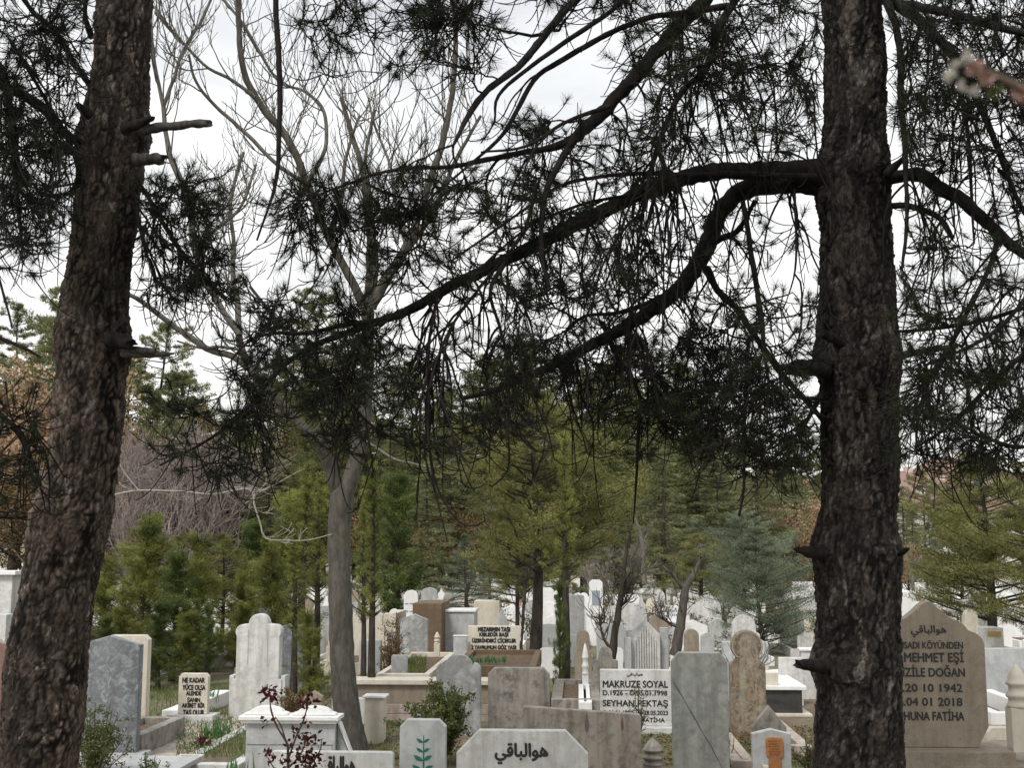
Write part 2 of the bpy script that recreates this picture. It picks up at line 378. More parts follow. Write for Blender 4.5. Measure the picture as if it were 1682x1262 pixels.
# ================================================================ the two big pines
def bark_trunk(name, rows, Y, mat, parent, off, seed, lean=0.0, amp=1.0, step=.0075, sides=150):
    """rows: (py, left px, right px) down the trunk; rebuilt at true size round a slightly elliptic core, with plated bark"""
    rows = sorted(rows)
    cen = []
    for py, l, r_ in rows:
        c = W((l + r_) / 2, py, Y); rad = (W(r_, py, Y) - W(l, py, Y)).length / 2
        cen.append((c.x, Y, c.z, rad))
    cen = np.array(cen)[::-1]                           # bottom to top
    L = np.linalg.norm(np.diff(cen[:, :3], axis=0), axis=1).sum()
    n = int(L / step); P = smooth_path(cen, n)
    tan = unit(np.gradient(P[:, :3], axis=0))
    a = unit(np.cross(tan, [0, 1, 0])); b = np.cross(tan, a)
    V = np.empty((n, sides, 3)); CR = np.empty((n, sides))
    th = np.arange(sides) * 2 * math.pi / sides
    for i in range(n):
        r0 = P[i, 3]; z = P[i, 2]
        for j in range(sides):
            dx = a[i] * math.cos(th[j]) + b[i] * math.sin(th[j])
            q = Vector(dx) * r0
            warp = mn.noise_vector(Vector((q.x * 9 + seed, q.y * 9, z * 5))) * .9 + mn.noise_vector(Vector((q.x * 34 + seed, q.y * 34, z * 20))) * .42
            ds, _ = mn.voronoi(Vector((q.x * 30 + seed, q.y * 30, z * 10)) + warp * 1.25)
            ms = mn.noise(Vector((q.x * 13, q.y * 13 + seed, z * 5)))
            cr = min(1.0, max(0.0, (ds[1] - ds[0] + .02 + ms * .22) / .26))
            d2, _ = mn.voronoi(Vector((q.x * 75 + seed, q.y * 75, z * 34)) + warp * 2.2)
            c2 = min(1.0, max(0.0, (d2[1] - d2[0]) / .3))
            big = mn.fractal(Vector((q.x * 5 + seed, q.y * 5, z * 2.2)), .8, 2.0, 4) * .014
            rid = abs(mn.fractal(Vector((q.x * 22, q.y * 22 + seed, z * 6)), .8, 2.1, 4))
            fine = mn.fractal(Vector((q.x * 70, q.y * 70, z * 40 + seed)), .6, 2.0, 3) * .004
            flake = (mn.cell(Vector((q.x * 30 + seed, q.y * 30, z * 13)) + warp * 1.5) - .5) * .006
            rr = r0 + amp * (cr * .0085 + c2 * .0035 - .009 + big * 1.1 + fine + flake * cr + rid * .008)
            cr = cr * (.55 + .45 * c2) * min(1, .45 + rid * 3)
            V[i, j] = P[i, :3] + dx * rr; CR[i, j] = (cr ** 1.25) * min(1, max(.22, .8 + big * 38))
    V -= np.array(off)
    I = np.arange(n * sides).reshape(n, sides)
    F = np.stack([I[:-1], np.roll(I, -1, 1)[:-1], np.roll(I, -1, 1)[1:], I[1:]], -1).reshape(-1, 4)
    me = npmesh(name, V.reshape(-1, 3), F, False)
    at = me.attributes.new('crack', 'FLOAT', 'POINT'); at.data.foreach_set('value', CR.ravel().astype(np.float32))
    return link(name, me, mat, parent)

def trace(pts, Y0, Y1=None):
    """(px, py, width px) list -> rows x,y,z,r with depth going from Y0 to Y1"""
    Y1 = Y0 if Y1 is None else Y1
    out = []; n = len(pts)
    wlast = 6
    for i, p in enumerate(pts):
        Yd = Y0 + (Y1 - Y0) * i / max(1, n - 1)
        if len(p) > 2: wlast = p[2]
        v = W(p[0], p[1], Yd); out.append((v.x, v.y, v.z, PW(wlast, Yd) / 2 * (1.16 if Yd < 7 else 1)))
    return np.array(out)
def limb(buf, rows, mi=0, sides=9, step=.03, rough=.10, nodes=None, jag=0):
    L = np.linalg.norm(np.diff(rows[:, :3], axis=0), axis=1).sum()
    n = max(5, int(L / step)); P = smooth_path(rows, n)
    P[:, 3] = np.maximum(P[:, 3], .0008)
    jit = np.array([mn.noise_vector(Vector(p[:3]) * 7)[:] for p in P]) * np.minimum(P[:, 3:4] * .35, .012) * (1 if P[0, 3] < .07 else .5)
    P[:, :3] += jit
    V_, F_ = tubes(P[None, :, :3], P[None, :, 3], sides)
    nv = np.array([mn.noise(Vector(v) * 28) for v in V_])
    c = np.repeat(P[:, :3], sides, axis=0)
    V_ = c + (V_ - c) * (1 + nv[:, None] * rough * 2.2)
    if jag:
        ax_ = unit(P[-1, :3] - P[-3, :3]); gj = np.random.default_rng(int(abs(P[0, 0]) * 1000))
        V_[-sides:] += ax_ * gj.uniform(-.3, 1.5, (sides, 1)) * P[-1, 3] * jag
    buf.add(V_, F_, mi)
    # closed tip
    k = len(V_); V2 = np.vstack([V_[-sides:], P[-1:, :3]])
    buf.add(V2, np.array([[j, (j + 1) % sides, sides] for j in range(sides)]), mi)
    if nodes is not None: nodes.add_path(P)
    return P

class Crown:
    """grows twigs from the traced limbs towards target points, then puts needle tufts on them"""
    def __init__(s, seed): s.P = np.zeros((0, 3)); s.D = np.zeros((0, 3)); s.r = np.zeros(0); s.g = np.random.default_rng(seed); s.paths = []; s.rad = []; s.t = []; s.td = []; s.ts = []
    def add_path(s, P):
        k = max(1, len(P) // 60) if len(P) > 60 else 1
        d = unit(np.gradient(P[:, :3], axis=0))
        s.P = np.vstack([s.P, P[::k, :3]]); s.D = np.vstack([s.D, d[::k]]); s.r = np.concatenate([s.r, P[::k, 3]])
    def grow_to(s, tg, cap=.55, droop=.25, tufts=1, thick=1.0, curl=0.0, avoid=True):
        g = s.g
        dv = tg - s.P; dist = np.linalg.norm(dv, axis=1)
        cost = dist + np.maximum(0, dv[:, 2]) * .7 + (s.r < .0026) * .25
        i = int(np.argmin(cost)); L = dist[i]
        if L < .05: return
        p0 = s.P[i]; d0 = s.D[i]
        if L > cap: tg = p0 + dv[i] * cap / L; L = cap
        dirn = (tg - p0) / L
        h0 = unit(d0 * .6 + dirn * .7 + g.normal(size=3) * .35)
        b1 = p0 + h0 * L * .4
        b2 = tg - unit(dirn * .6 + np.array([0, 0, -droop * 1.6]) * 1 + g.normal(size=3) * .3) * L * .35
        t = np.linspace(0, 1, 9)[:, None]
        P = (1 - t) ** 3 * p0 + 3 * (1 - t) ** 2 * t * b1 + 3 * (1 - t) * t * t * b2 + t ** 3 * tg
        P[1:] += g.normal(size=(8, 3)) * .006 * (L / .4)
        r0 = min(s.r[i] * .75, (.0036 + L * .010) * thick); r = np.linspace(max(r0, .0026), .0019, 9)
        s.paths.append(P); s.rad.append(r)
        dd = unit(np.gradient(P, axis=0))
        s.P = np.vstack([s.P, P[[3, 5, 7, 8]]]); s.D = np.vstack([s.D, dd[[3, 5, 7, 8]]]); s.r = np.concatenate([s.r, r[[3, 5, 7, 8]]])
        if g.random() < .8: s.tuft(P[-1], dd[-1] + np.array([0, 0, .5]), 1)
        for _ in range(3):
            j = g.integers(2, 8); L2 = g.uniform(.05, .24); side = unit(dd[j] * .6 + g.normal(size=3) * .8); tt = np.linspace(0, 1, 9)[:, None]
            q = P[j] + side * L2 * tt; q[:, 2] -= np.sin(tt[:, 0] * 2.4) * L2 * .25; s.paths.append(q); s.rad.append(np.linspace(.0028, .0016, 9))
        for _ in range(tufts):
            j = g.integers(2, 8); L2 = g.uniform(.04, .16)
            side = unit(dd[j] * .7 + g.normal(size=3) * .8 + np.array([0, 0, .3]))
            e = P[j] + side * L2 + np.array([0, 0, .02])
            tt = np.linspace(0, 1, 9)[:, None]; q = P[j] * (1 - tt) + e * tt; q[:, 2] += (tt[:, 0] ** 2 - tt[:, 0]) * L2 * .5
            s.paths.append(q); s.rad.append(np.linspace(.0030, .0018, 9)); s.tuft(e, side + np.array([0, 0, .3]), 1)
    def tuft(s, p, d, sc): s.t.append(p); s.td.append(unit(np.asarray(d, dtype=float))); s.ts.append(sc * s.g.uniform(.7, 1.15))
    def hang(s, lo, hi, box=None, nb=1, Lr=(.3, .9), tuftp=.3):
        """a long bare shoot that hangs from a limb and curls up at its end"""
        g = s.g
        for _ in range(40):
            i = g.integers(0, len(s.P))
            if s.r[i] < lo or s.r[i] > hi: continue
            if box is not None:
                v = s.P[i]; q = px_of(v)
                if not (box[0] < q[0] < box[2] and box[1] < q[1] < box[3]): continue
            break
        else: return
        p = s.P[i]; L = g.uniform(*Lr); az = g.uniform(0, 2 * math.pi)
        hd = np.array([math.cos(az), math.sin(az), 0]); pts = [p.copy()]; d = unit(hd * .9 + np.array([0, 0, -.3]) + s.D[i] * .4)
        n = 17; gr = g.uniform(.14, .38); cu = g.uniform(.25, .6) if g.random() < .65 else 0; cd_ = unit(g.normal(size=3) * np.array([1, 1, .2]))
        for k in range(1, n):
            f = k / n
            if f < .75 or not cu: d = unit(d + np.array([0, 0, -gr]) * (1 - f * .5) + g.normal(size=3) * .10)
            else: d = unit(d + np.array([0, 0, 1]) * cu + cd_ * .5)
            pts.append(pts[-1] + d * L / n)
        P = np.array(pts); r = np.linspace(.0058, .0020, n)
        # two halves of nine points each
        s.paths.append(P[:9]); s.rad.append(r[:9]); s.paths.append(P[8:17]); s.rad.append(r[8:17])
        dd = unit(np.gradient(P, axis=0)); s.P = np.vstack([s.P, P[8::3]]); s.D = np.vstack([s.D, dd[8::3]]); s.r = np.concatenate([s.r, r[8::3]])
        if g.random() < tuftp: s.tuft(P[-1], dd[-1] + np.array([0, 0, .3]), .8)
        for _ in range(nb):
            j = g.integers(5, 15); L2 = g.uniform(.08, .3); side = unit(dd[j] + g.normal(size=3) * .7)
            t = np.linspace(0, 1, 9)[:, None]; q = P[j] + side * L2 * t; q[:, 2] -= np.sin(t[:, 0] * 2.6) * L2 * .35
            s.paths.append(q); s.rad.append(np.linspace(.0032, .0017, 9))
            if g.random() < tuftp: s.tuft(q[-1], side + np.array([0, 0, .3]), .8)
    def zone(s, x0, y0, x1, y1, n, Ya, Yb, **k):
        for _ in range(n):
            s.grow_to(np.array(W(s.g.uniform(x0, x1), s.g.uniform(y0, y1), s.g.uniform(Ya, Yb))), **k)
    def finish(s, buf_twig, buf_needle, mi_t=0, mi_n=0, per=60, nl=.076, nw=.0019):
        V_, F_ = tubes(np.array(s.paths), np.array(s.rad), 4); buf_twig.add(V_, F_, mi_t)
        g = s.g; T = len(s.t)
        if not T: return
        c = np.array(s.t); d = np.array(s.td); sc = np.array(s.ts)
        k = per
        rnd = unit(g.normal(size=(T, k, 3)))
        along = g.uniform(0, 1, size=(T, k, 1))
        nd = unit(d[:, None, :] * g.uniform(.3, 1.5, size=(T, k, 1)) + rnd)
        base = c[:, None, :] - d[:, None, :] * along * .055 * sc[:, None, None]
        L = g.uniform(.6, 1.1, size=(T, k)) * nl * sc[:, None]
        V_, F_ = blades(base.reshape(-1, 3), nd.reshape(-1, 3), L.ravel(), nw, g); buf_needle.add(V_, F_, mi_n)
def px_of(v):
    dx, dy, dz = v[0], v[1], v[2] - EYE
    f = dy * cp + dz * sp; u = -dy * sp + dz * cp
    return 841 + FPX * dx / f, 631 - FPX * u / f

def stub(pts, Y0, Y1, parent, off, mat, name='branch_stub'):
    b = Buf(); limb(b, trace(pts, Y0, Y1), 0, 13, .010, .15, None, 1.0)
    return b.build(name, [mat], parent, off, True)

# ---- right pine
YR = 5.6
base = W(1410, 1600, YR); base.z = 0
rp_off = tuple(base)
pine_r = empty('pine_tree', base, 0, 'dark rough-barked pine trunk on the right with heavy black limbs spreading left', 'tree', 'large pines close to the camera')
bark_trunk('trunk', [(-900, 1352, 1418), (-300, 1350, 1436), (0, 1350, 1448), (100, 1355, 1450), (200, 1357, 1454), (250, 1350, 1460), (290, 1338, 1466), (330, 1345, 1462), (420, 1352, 1465), (540, 1347, 1472), (590, 1338, 1480), (640, 1346, 1475), (720, 1350, 1474), (800, 1352, 1475), (860, 1343, 1474), (905, 1332, 1482), (950, 1340, 1478), (1000, 1345, 1478), (1060, 1344, 1480), (1095, 1336, 1482), (1140, 1344, 1480), (1262, 1335, 1483), (1400, 1325, 1492), (1560, 1300, 1515), (1620, 1280, 1535)], YR, M['bark_right'], pine_r, rp_off, 3.3, amp=.95)
cr = Crown(5)
limbsR = [
 # A: long bough arching left and down
 ([(1400, 300, 46), (1345, 286, 44), (1300, 280, 30), (1240, 281, 27), (1180, 281, 26), (1130, 292, 25), (1060, 315, 23), (980, 350, 22), (900, 392, 20), (820, 432, 18), (740, 470, 16), (680, 505, 14), (620, 530, 12), (560, 550, 10), (500, 575, 8), (455, 612, 7), (420, 655, 6), (380, 695, 5), (330, 730, 4), (262, 765, 3)], 5.6, 4.9),
 ([(640, 525, 9), (560, 535, 7), (500, 548, 6), (450, 548, 5), (410, 560, 4), (380, 590, 3)], 5.0, 4.8),
 ([(600, 545, 8), (575, 590, 7), (565, 640, 6), (600, 690, 4), (660, 730, 3)], 5.0, 4.9),
 # B: second bough that bends down steeply
 ([(1360, 310, 34), (1310, 300, 30), (1250, 306, 27), (1205, 322, 28), (1178, 360, 27), (1160, 410, 26), (1120, 468, 24), (1070, 512, 21), (1010, 548, 18), (940, 582, 15), (880, 612, 12), (820, 640, 9), (760, 655, 6)], 5.6, 6.1),
 ([(1160, 440, 13), (1180, 478, 11), (1212, 510, 10), (1245, 560, 9), (1285, 615, 9), (1330, 665, 8), (1352, 690, 8)], 5.9, 5.5),
 ([(1165, 400, 14), (1210, 380, 8), (1240, 330, 6)], 5.8, 5.5),
 ([(1120, 470, 10), (1060, 500, 8), (1010, 515, 6), (960, 520, 5), (930, 545, 4)], 6, 6.2),
 # C: top bough running down left
 ([(1380, -230, 40), (1290, -130, 28), (1180, -25, 22), (1110, 50, 22), (1045, 125, 22), (985, 188, 20), (945, 228, 17), (900, 244, 10), (850, 252, 9), (800, 262, 8), (740, 274, 7), (680, 276, 6), (620, 285, 5), (560, 306, 4), (500, 330, 3)], 5.6, 4.7),
 ([(945, 228, 12), (915, 275, 10), (893, 330, 9), (890, 420, 6), (900, 470, 4)], 5.0, 4.9),
 ([(1000, 175, 8), (930, 200, 6), (865, 240, 5), (790, 250, 3)], 5.1, 4.8),
 # upper parallels
 ([(1100, -120, 16), (1010, -50, 13), (940, 5, 12), (900, 50, 11), (855, 105, 11), (805, 145, 10), (772, 185, 9), (745, 238, 5)], 5.2, 4.6),
 ([(1150, -110, 11), (1060, -30, 9), (1000, 20, 8), (940, 60, 8), (870, 110, 7), (818, 158, 5), (812, 200, 3), (790, 235, 2)], 5.4, 4.8),
 ([(1200, 10, 12), (1110, 22, 10), (1060, 30, 9), (990, 60, 9), (930, 95, 9), (882, 125, 8), (850, 180, 7), (820, 228, 6), (760, 280, 4), (705, 330, 4), (690, 400, 3)], 5.4, 4.8),
 ([(1250, -60, 13), (1190, 30, 12), (1160, 110, 11), (1120, 150, 9), (1090, 215, 8), (1068, 285, 7), (1060, 340, 4)], 5.4, 5.0),
 # thin long ones
 ([(1340, 290, 10), (1220, 286, 8), (1120, 287, 7), (1050, 285, 6), (980, 291, 6), (920, 305, 5), (860, 345, 4), (790, 395, 4), (740, 430, 3)], 5.35, 4.9),
 ([(1050, 318, 6), (980, 330, 5), (930, 345, 5), (870, 372, 4), (800, 430, 3), (770, 470, 3)], 5.3, 5.0),
 ([(830, 430, 9), (805, 480, 6), (822, 540, 5), (834, 600, 5), (834, 700, 4), (835, 770, 3), (810, 798, 2)], 5.0, 4.9),
 ([(880, 300, 7), (860, 380, 5), (790, 470, 4), (740, 540, 4), (710, 620, 4), (703, 700, 4), (712, 790, 3), (735, 890, 2)], 4.9, 4.7),
 ([(720, 480, 6), (705, 560, 5), (704, 650, 5), (706, 740, 4), (722, 810, 3), (760, 862, 3), (795, 858, 2), (794, 840, 1)], 4.9, 4.7),
 ([(600, 300, 4), (640, 320, 4), (700, 330, 3)], 4.8, 4.9),
 ([(990, 530, 8), (1010, 580, 7), (1050, 650, 6), (1048, 720, 5), (1045, 790, 4), (1040, 860, 2)], 6, 5.8),
 ([(1220, 330, 8), (1235, 420, 8), (1250, 520, 8), (1256, 580, 6), (1262, 630, 3)], 5.5, 5.2),
 ([(1230, 560, 6), (1225, 650, 6), (1222, 740, 5), (1222, 800, 4), (1214, 848, 4)], 5.5, 5.3),
 ([(1305, 310, 4), (1308, 400, 4), (1305, 450, 3), (1290, 500, 2)], 5.3, 5.2),
 ([(1305, 450, 3), (1316, 470, 3), (1315, 540, 3), (1300, 590, 2)], 5.2, 5.2),
 # right side
 ([(1440, 290, 30), (1475, 288, 19), (1515, 290, 20), (1560, 318, 21), (1600, 345, 19), (1640, 385, 17), (1700, 428, 15), (1790, 470, 12)], 5.6, 5.0),
 ([(1450, 340, 10), (1490, 338, 9), (1530, 350, 10), (1552, 368, 8), (1563, 390, 6)], 5.6, 5.2),
 ([(1430, -60, 22), (1470, 5, 18), (1515, 35, 15), (1560, 85, 15), (1600, 150, 13), (1628, 215, 10), (1650, 275, 8), (1680, 345, 7), (1730, 420, 5)], 5.5, 4.8),
 ([(1470, 5, 14), (1560, 20, 13), (1640, 45, 12), (1740, 65, 9)], 5.5, 4.6),
 ([(1440, -40, 14), (1475, 60, 11), (1480, 160, 10), (1487, 260, 8), (1490, 360, 6), (1482, 440, 4)], 5.4, 5.2),
 ([(1515, 35, 9), (1500, 80, 8), (1470, 110, 6)], 5.4, 5.4),
 ([(1560, 85, 9), (1575, 130, 7), (1590, 220, 6), (1595, 310, 5), (1600, 400, 3)], 5.3, 5.0),
 ([(1640, 390, 8), (1625, 440, 7), (1595, 500, 7), (1565, 560, 6), (1530, 620, 6), (1508, 680, 4), (1505, 745, 3)], 5.1, 4.9),
 ([(1700, 430, 8), (1690, 480, 6), (1640, 540, 6), (1590, 570, 5), (1520, 600, 4)], 4.9, 4.8),
 ([(1465, 545, 5), (1540, 540, 6), (1620, 525, 6), (1700, 500, 6)], 5.5, 4.9),
 ([(1720, 560, 10), (1660, 600, 8), (1610, 650, 7), (1560, 700, 5), (1505, 735, 3)], 4.7, 5),
 ([(1760, 700, 8), (1682, 735, 6), (1620, 720, 5), (1560, 690, 4), (1510, 690, 3)], 4.7, 5),
 ([(1352, 640, 8), (1320, 700, 6), (1280, 745, 5), (1235, 770, 3)], 5.5, 5.2),
]
for pts, Ya, Yb in limbsR:
    b = Buf(); limb(b, trace(pts, Ya, Yb), 0, 10 if pts[0][2] > 12 else 6, .025 if pts[0][2] > 12 else .04, .14 if pts[0][2] > 12 else .08, cr)
    b.build('branch', [M['limb']], pine_r, rp_off, True)
for pts in ([(1462, 585, 14), (1500, 580, 10), (1535, 574, 9), (1566, 570, 7)],): stub(pts, 5.45, 5.3, pine_r, rp_off, M['dead'])
for pts in ([(1362, 610, 26), (1335, 606, 24), (1312, 605, 22), (1300, 606, 16)], [(1400, 575, 16), (1375, 560, 14), (1350, 548, 12)], [(1352, 912, 22), (1325, 906, 16), (1311, 904, 8)], [(1355, 1100, 20), (1330, 1094, 16), (1312, 1092, 12)], [(1455, 285, 14), (1475, 268, 9), (1485, 258, 5)], [(1470, 912, 12), (1485, 905, 8), (1492, 902, 3)], [(1350, 655, 9), (1328, 654, 4)]):
    stub(pts, 5.48, 5.38, pine_r, rp_off, M['limb'])
# the twig mass, zone by zone (pixel boxes turned into places between two depths)
Z = cr.zone
Z(820, 545, 1180, 700, 170, 5.6, 6.7, cap=.35, tufts=1)
Z(1000, 400, 1200, 600, 60, 5.4, 6.5, cap=.35, tufts=1)
Z(500, 540, 880, 740, 150, 4.6, 5.6, cap=.34, tufts=1)
Z(400, 490, 620, 680, 95, 4.5, 5.2, cap=.30, tufts=1)
Z(270, 660, 480, 790, 45, 4.6, 5.1, cap=.25, tufts=1)
Z(440, 290, 720, 360, 70, 4.5, 4.9, cap=.25, tufts=1)
Z(440, 360, 720, 470, 60, 4.6, 5.2, cap=.3, tufts=1)
Z(700, 300, 900, 520, 90, 4.6, 5.4, cap=.35, tufts=1)
Z(860, 340, 1060, 520, 110, 4.9, 6.2, cap=.4, tufts=1)
Z(830, 200, 1100, 330, 80, 4.8, 5.6, cap=.3, tufts=1)
Z(490, -20, 790, 130, 90, 4.5, 5.0, cap=.5, tufts=1)
Z(700, -60, 1000, 60, 40, 4.5, 5.2, cap=.5, tufts=1)
Z(1000, -60, 1350, 120, 160, 4.7, 5.8, cap=.4, tufts=1)
Z(1060, 100, 1350, 270, 120, 4.7, 5.8, cap=.35, tufts=1)
Z(1090, 340, 1340, 430, 20, 5.2, 6.0, cap=.3, tufts=1)
Z(1190, 480, 1345, 640, 60, 4.9, 5.7, cap=.3, tufts=1)
Z(1160, 640, 1350, 790, 100, 4.9, 5.9, cap=.35, tufts=1)
Z(1050, 600, 1250, 760, 110, 5.2, 6.2, cap=.35, tufts=1)
Z(1470, -40, 1720, 200, 180, 4.5, 5.6, cap=.4, tufts=1)
Z(1490, 150, 1720, 300, 80, 4.5, 5.4, cap=.35, tufts=1)
Z(1470, 300, 1700, 420, 30, 4.6, 5.4, cap=.3, tufts=1)
Z(1475, 430, 1700, 620, 95, 4.5, 5.3, cap=.35, tufts=1)
Z(1475, 600, 1700, 780, 125, 4.5, 5.3, cap=.35, tufts=1)
for bx, n, Lr in (((880, 100, 1180, 420), 62, (.3, 1.0)), ((700, 380, 1100, 640), 50, (.3, .7)), ((1060, 0, 1350, 300), 70, (.3, 1.0)), ((1060, 280, 1340, 620), 26, (.3, .9)), ((1480, 0, 1690, 350), 60, (.4, 1.1)), ((1480, 400, 1690, 700), 40, (.3, .7)), ((620, 480, 1200, 700), 40, (.25, .6)), ((380, 560, 620, 740), 20, (.2, .5))):
    for _ in range(n): cr.hang(.003, .08, bx, 1, Lr, .25)
# the crown above the frame
Z(500, -700, 1350, -60, 240, 3.8, 7.5, cap=.9, tufts=4, thick=1.4)
Z(1450, -700, 2100, -60, 110, 3.8, 7.5, cap=.9, tufts=4, thick=1.4)
bt = Buf(); bn = Buf(); cr.finish(bt, bn, 0, 0)
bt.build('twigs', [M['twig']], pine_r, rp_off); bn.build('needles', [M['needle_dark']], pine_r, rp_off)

# ---- left pine
YL = 5.3
base = W(50, 1650, YL); base.z = 0; lp_off = tuple(base)
pine_l = empty('pine_tree', base, 0, 'leaning brown-barked pine trunk on the left with two sawn-off stubs pointing right', 'tree', 'large pines close to the camera')
bark_trunk('trunk', [(-900, 235, 300), (-300, 185, 265), (0, 160, 247), (100, 156, 244), (170, 140, 240), (222, 126, 243), (262, 128, 234), (310, 127, 226), (400, 120, 215), (500, 105, 211), (560, 93, 213), (585, 92, 212), (620, 94, 202), (700, 88, 196), (790, 76, 184), (850, 54, 179), (885, 50, 173), (950, 40, 158), (1050, 20, 146), (1110, 12, 142), (1180, 6, 136), (1262, -3, 124), (1400, -30, 110), (1560, -70, 120), (1680, -110, 150)], YL, M['bark_left'], pine_l, lp_off, 9.1, amp=1.0)
cl_ = Crown(8)
limbsL = [
 ([(170, 230, 26), (130, 232, 16), (104, 218, 15), (80, 185, 15), (45, 160, 15), (0, 140, 15), (-90, 110, 12)], 5.3, 4.9),
 ([(160, 160, 20), (148, 140, 10), (120, 100, 9), (90, 50, 8), (55, 20, 8), (20, -30, 8)], 5.3, 4.9),
 ([(-20, 90, 12), (5, 120, 12), (20, 200, 12), (24, 280, 9), (30, 340, 7), (38, 410, 4)], 4.8, 4.9),
 ([(130, 300, 12), (125, 260, 8), (95, 200, 6), (50, 120, 5), (20, 70, 5)], 5.2, 4.8),
 ([(150, 60, 10), (140, 20, 7), (148, -30, 6)], 5.3, 5.0),
 ([(210, 285, 14), (240, 320, 7), (270, 370, 7), (305, 425, 8), (345, 465, 7), (372, 492, 4)], 5.3, 5.0),
 ([(215, 320, 10), (232, 380, 6), (245, 430, 4), (262, 470, 3)], 5.3, 5.1),
 ([(-60, 640, 10), (0, 683, 8), (35, 715, 7), (55, 765, 5), (68, 800, 3)], 4.8, 4.9),
 ([(-60, 520, 7), (0, 555, 6), (40, 572, 5), (68, 588, 3)], 4.8, 4.8),
 ([(-40, 330, 6), (5, 480, 4), (20, 540, 3)], 4.7, 4.7),
 ([(-50, 840, 8), (10, 850, 5), (45, 850, 4)], 4.8, 4.9),
]
for pts, Ya, Yb in limbsL:
    b = Buf(); limb(b, trace(pts, Ya, Yb), 0, 9 if pts[0][2] > 12 else 6, .025, .12, cl_)
    b.build('branch', [M['limb']], pine_l, lp_off, True)
for pts in ([(225, 215, 18), (250, 211, 15), (290, 207, 13), (339, 203, 13)], [(200, 583, 12), (240, 583, 10), (270, 582, 7), (284, 581, 3)], [(200, 575, 12), (230, 576, 10), (254, 577, 8)], [(222, 262, 18), (245, 262, 17), (266, 263, 15)]):
    stub(pts, 5.12, 5.02, pine_l, lp_off, M['dead'])
for pts in ([(205, 212, 20), (228, 204, 14), (247, 195, 9)], [(180, 560, 26), (200, 563, 22), (214, 566, 16)], [(150, 190, 16), (135, 178, 12), (128, 172, 8)]):
    stub(pts, 5.12, 5.05, pine_l, lp_off, M['limb'])
Z = cl_.zone
Z(-30, -30, 160, 130, 60, 4.5, 5.2, cap=.3, tufts=1)
Z(-30, 100, 130, 420, 170, 4.5, 5.3, cap=.3, tufts=1)
Z(225, 290, 385, 500, 110, 4.8, 5.4, cap=.22, tufts=1)
Z(-30, 640, 70, 860, 32, 4.6, 5.0, cap=.2, tufts=1)
Z(-30, 400, 60, 470, 10, 4.6, 5.0, cap=.3, tufts=1)
for bx, n in (((0, 60, 130, 300), 30), ((220, 280, 380, 440), 16), ((-30, 640, 70, 800), 10)):
    for _ in range(n): cl_.hang(.003, .08, bx, 1, (.2, .5), .2)
Z(-500, -700, 150, -60, 110, 3.8, 7, cap=.9, tufts=4, thick=1.4)
Z(250, -700, 600, -60, 70, 4.2, 7, cap=.9, tufts=4, thick=1.4)
bt = Buf(); bn = Buf(); cl_.finish(bt, bn)
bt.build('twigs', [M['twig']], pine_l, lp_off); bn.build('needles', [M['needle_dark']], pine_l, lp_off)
# the long bough that hangs straight down from above, and the sprays at the top middle: same left pine's upper limbs
for pts, Ya, Yb in [([(300, -560, 24), (380, -330, 18), (445, -130, 12), (453, 0, 9), (459, 130, 9), (459, 210, 8), (455, 290, 6), (441, 340, 4), (422, 395, 3)], 5.2, 5.0)]:
    b = Buf(); limb(b, trace(pts, Ya, Yb), 0, 7, .03, .08); b.build('branch', [M['limb']], pine_l, lp_off, True)

# ================================================================ the bare tree behind
class Bare:
    def __init__(s, seed): s.g = np.random.default_rng(seed); s.buf = Buf(); s.paths = []; s.rad = []
    def limb(s, pts, Ya, Yb, mi=0, sides=8, rough=.03):
        return limb(s.buf, trace(pts, Ya, Yb), mi, sides, .05, rough)
    def shoot(s, p, d, L, r, up=.25, depth=0):
        g = s.g; n = 9; pts = [p]; 
        for k in range(1, n):
            d = unit(d + np.array([0, 0, up]) * .5 + g.normal(size=3) * .15); pts.append(pts[-1] + d * L / n)
        P = np.array(pts); s.paths.append(P); s.rad.append(np.linspace(r, max(r * .45, .0018), n))
        if depth > 0:
            for _ in range(int(g.integers(2, 5))):
                j = int(g.integers(2, 9)); dd = unit(P[min(j, 8)] - P[j - 1])
                s.shoot(P[j - 0 if j < 9 else 8], unit(dd + g.normal(size=3) * np.array([.75, .75, .2])), L * g.uniform(.35, .7), max(r * .55, .0022), up, depth - 1)
    def dress(s, P, n, L=(.3, .8), depth=1, up=.35, r=.007, t0=.15):
        g = s.g
        for _ in range(n):
            j = int(g.integers(int(len(P) * t0), len(P) - 1)); dd = unit(P[j + 1, :3] - P[j, :3])
            s.shoot(P[j, :3], unit(dd * .6 + g.normal(size=3) * np.array([.7, .7, .25])), g.uniform(*L), min(P[j, 3] * .6, r), up, depth)
    def done(s): 
        V_, F_ = tubes(np.array(s.paths), np.array(s.rad), 4); return V_, F_
YB = 9.9
base = W(575, 1228, YB); base.z = 0; off = tuple(base)
bare = empty('bare_tree', base, 0, 'tall leafless tree with smooth grey trunk forking low, left of centre', 'tree')
bb = Bare(3)
tr = bb.limb([(590, 1290, 66), (583, 1240, 50), (570, 1170, 43), (563, 1100, 40), (559, 1000, 38), (557, 920, 36), (558, 860, 37), (562, 815, 40), (566, 795, 30)], YB, YB, 0, 20, .04)
o = bb.buf.build('trunk', [M['grey_bark']], bare, off, True)
bb.buf = Buf(); mains = []
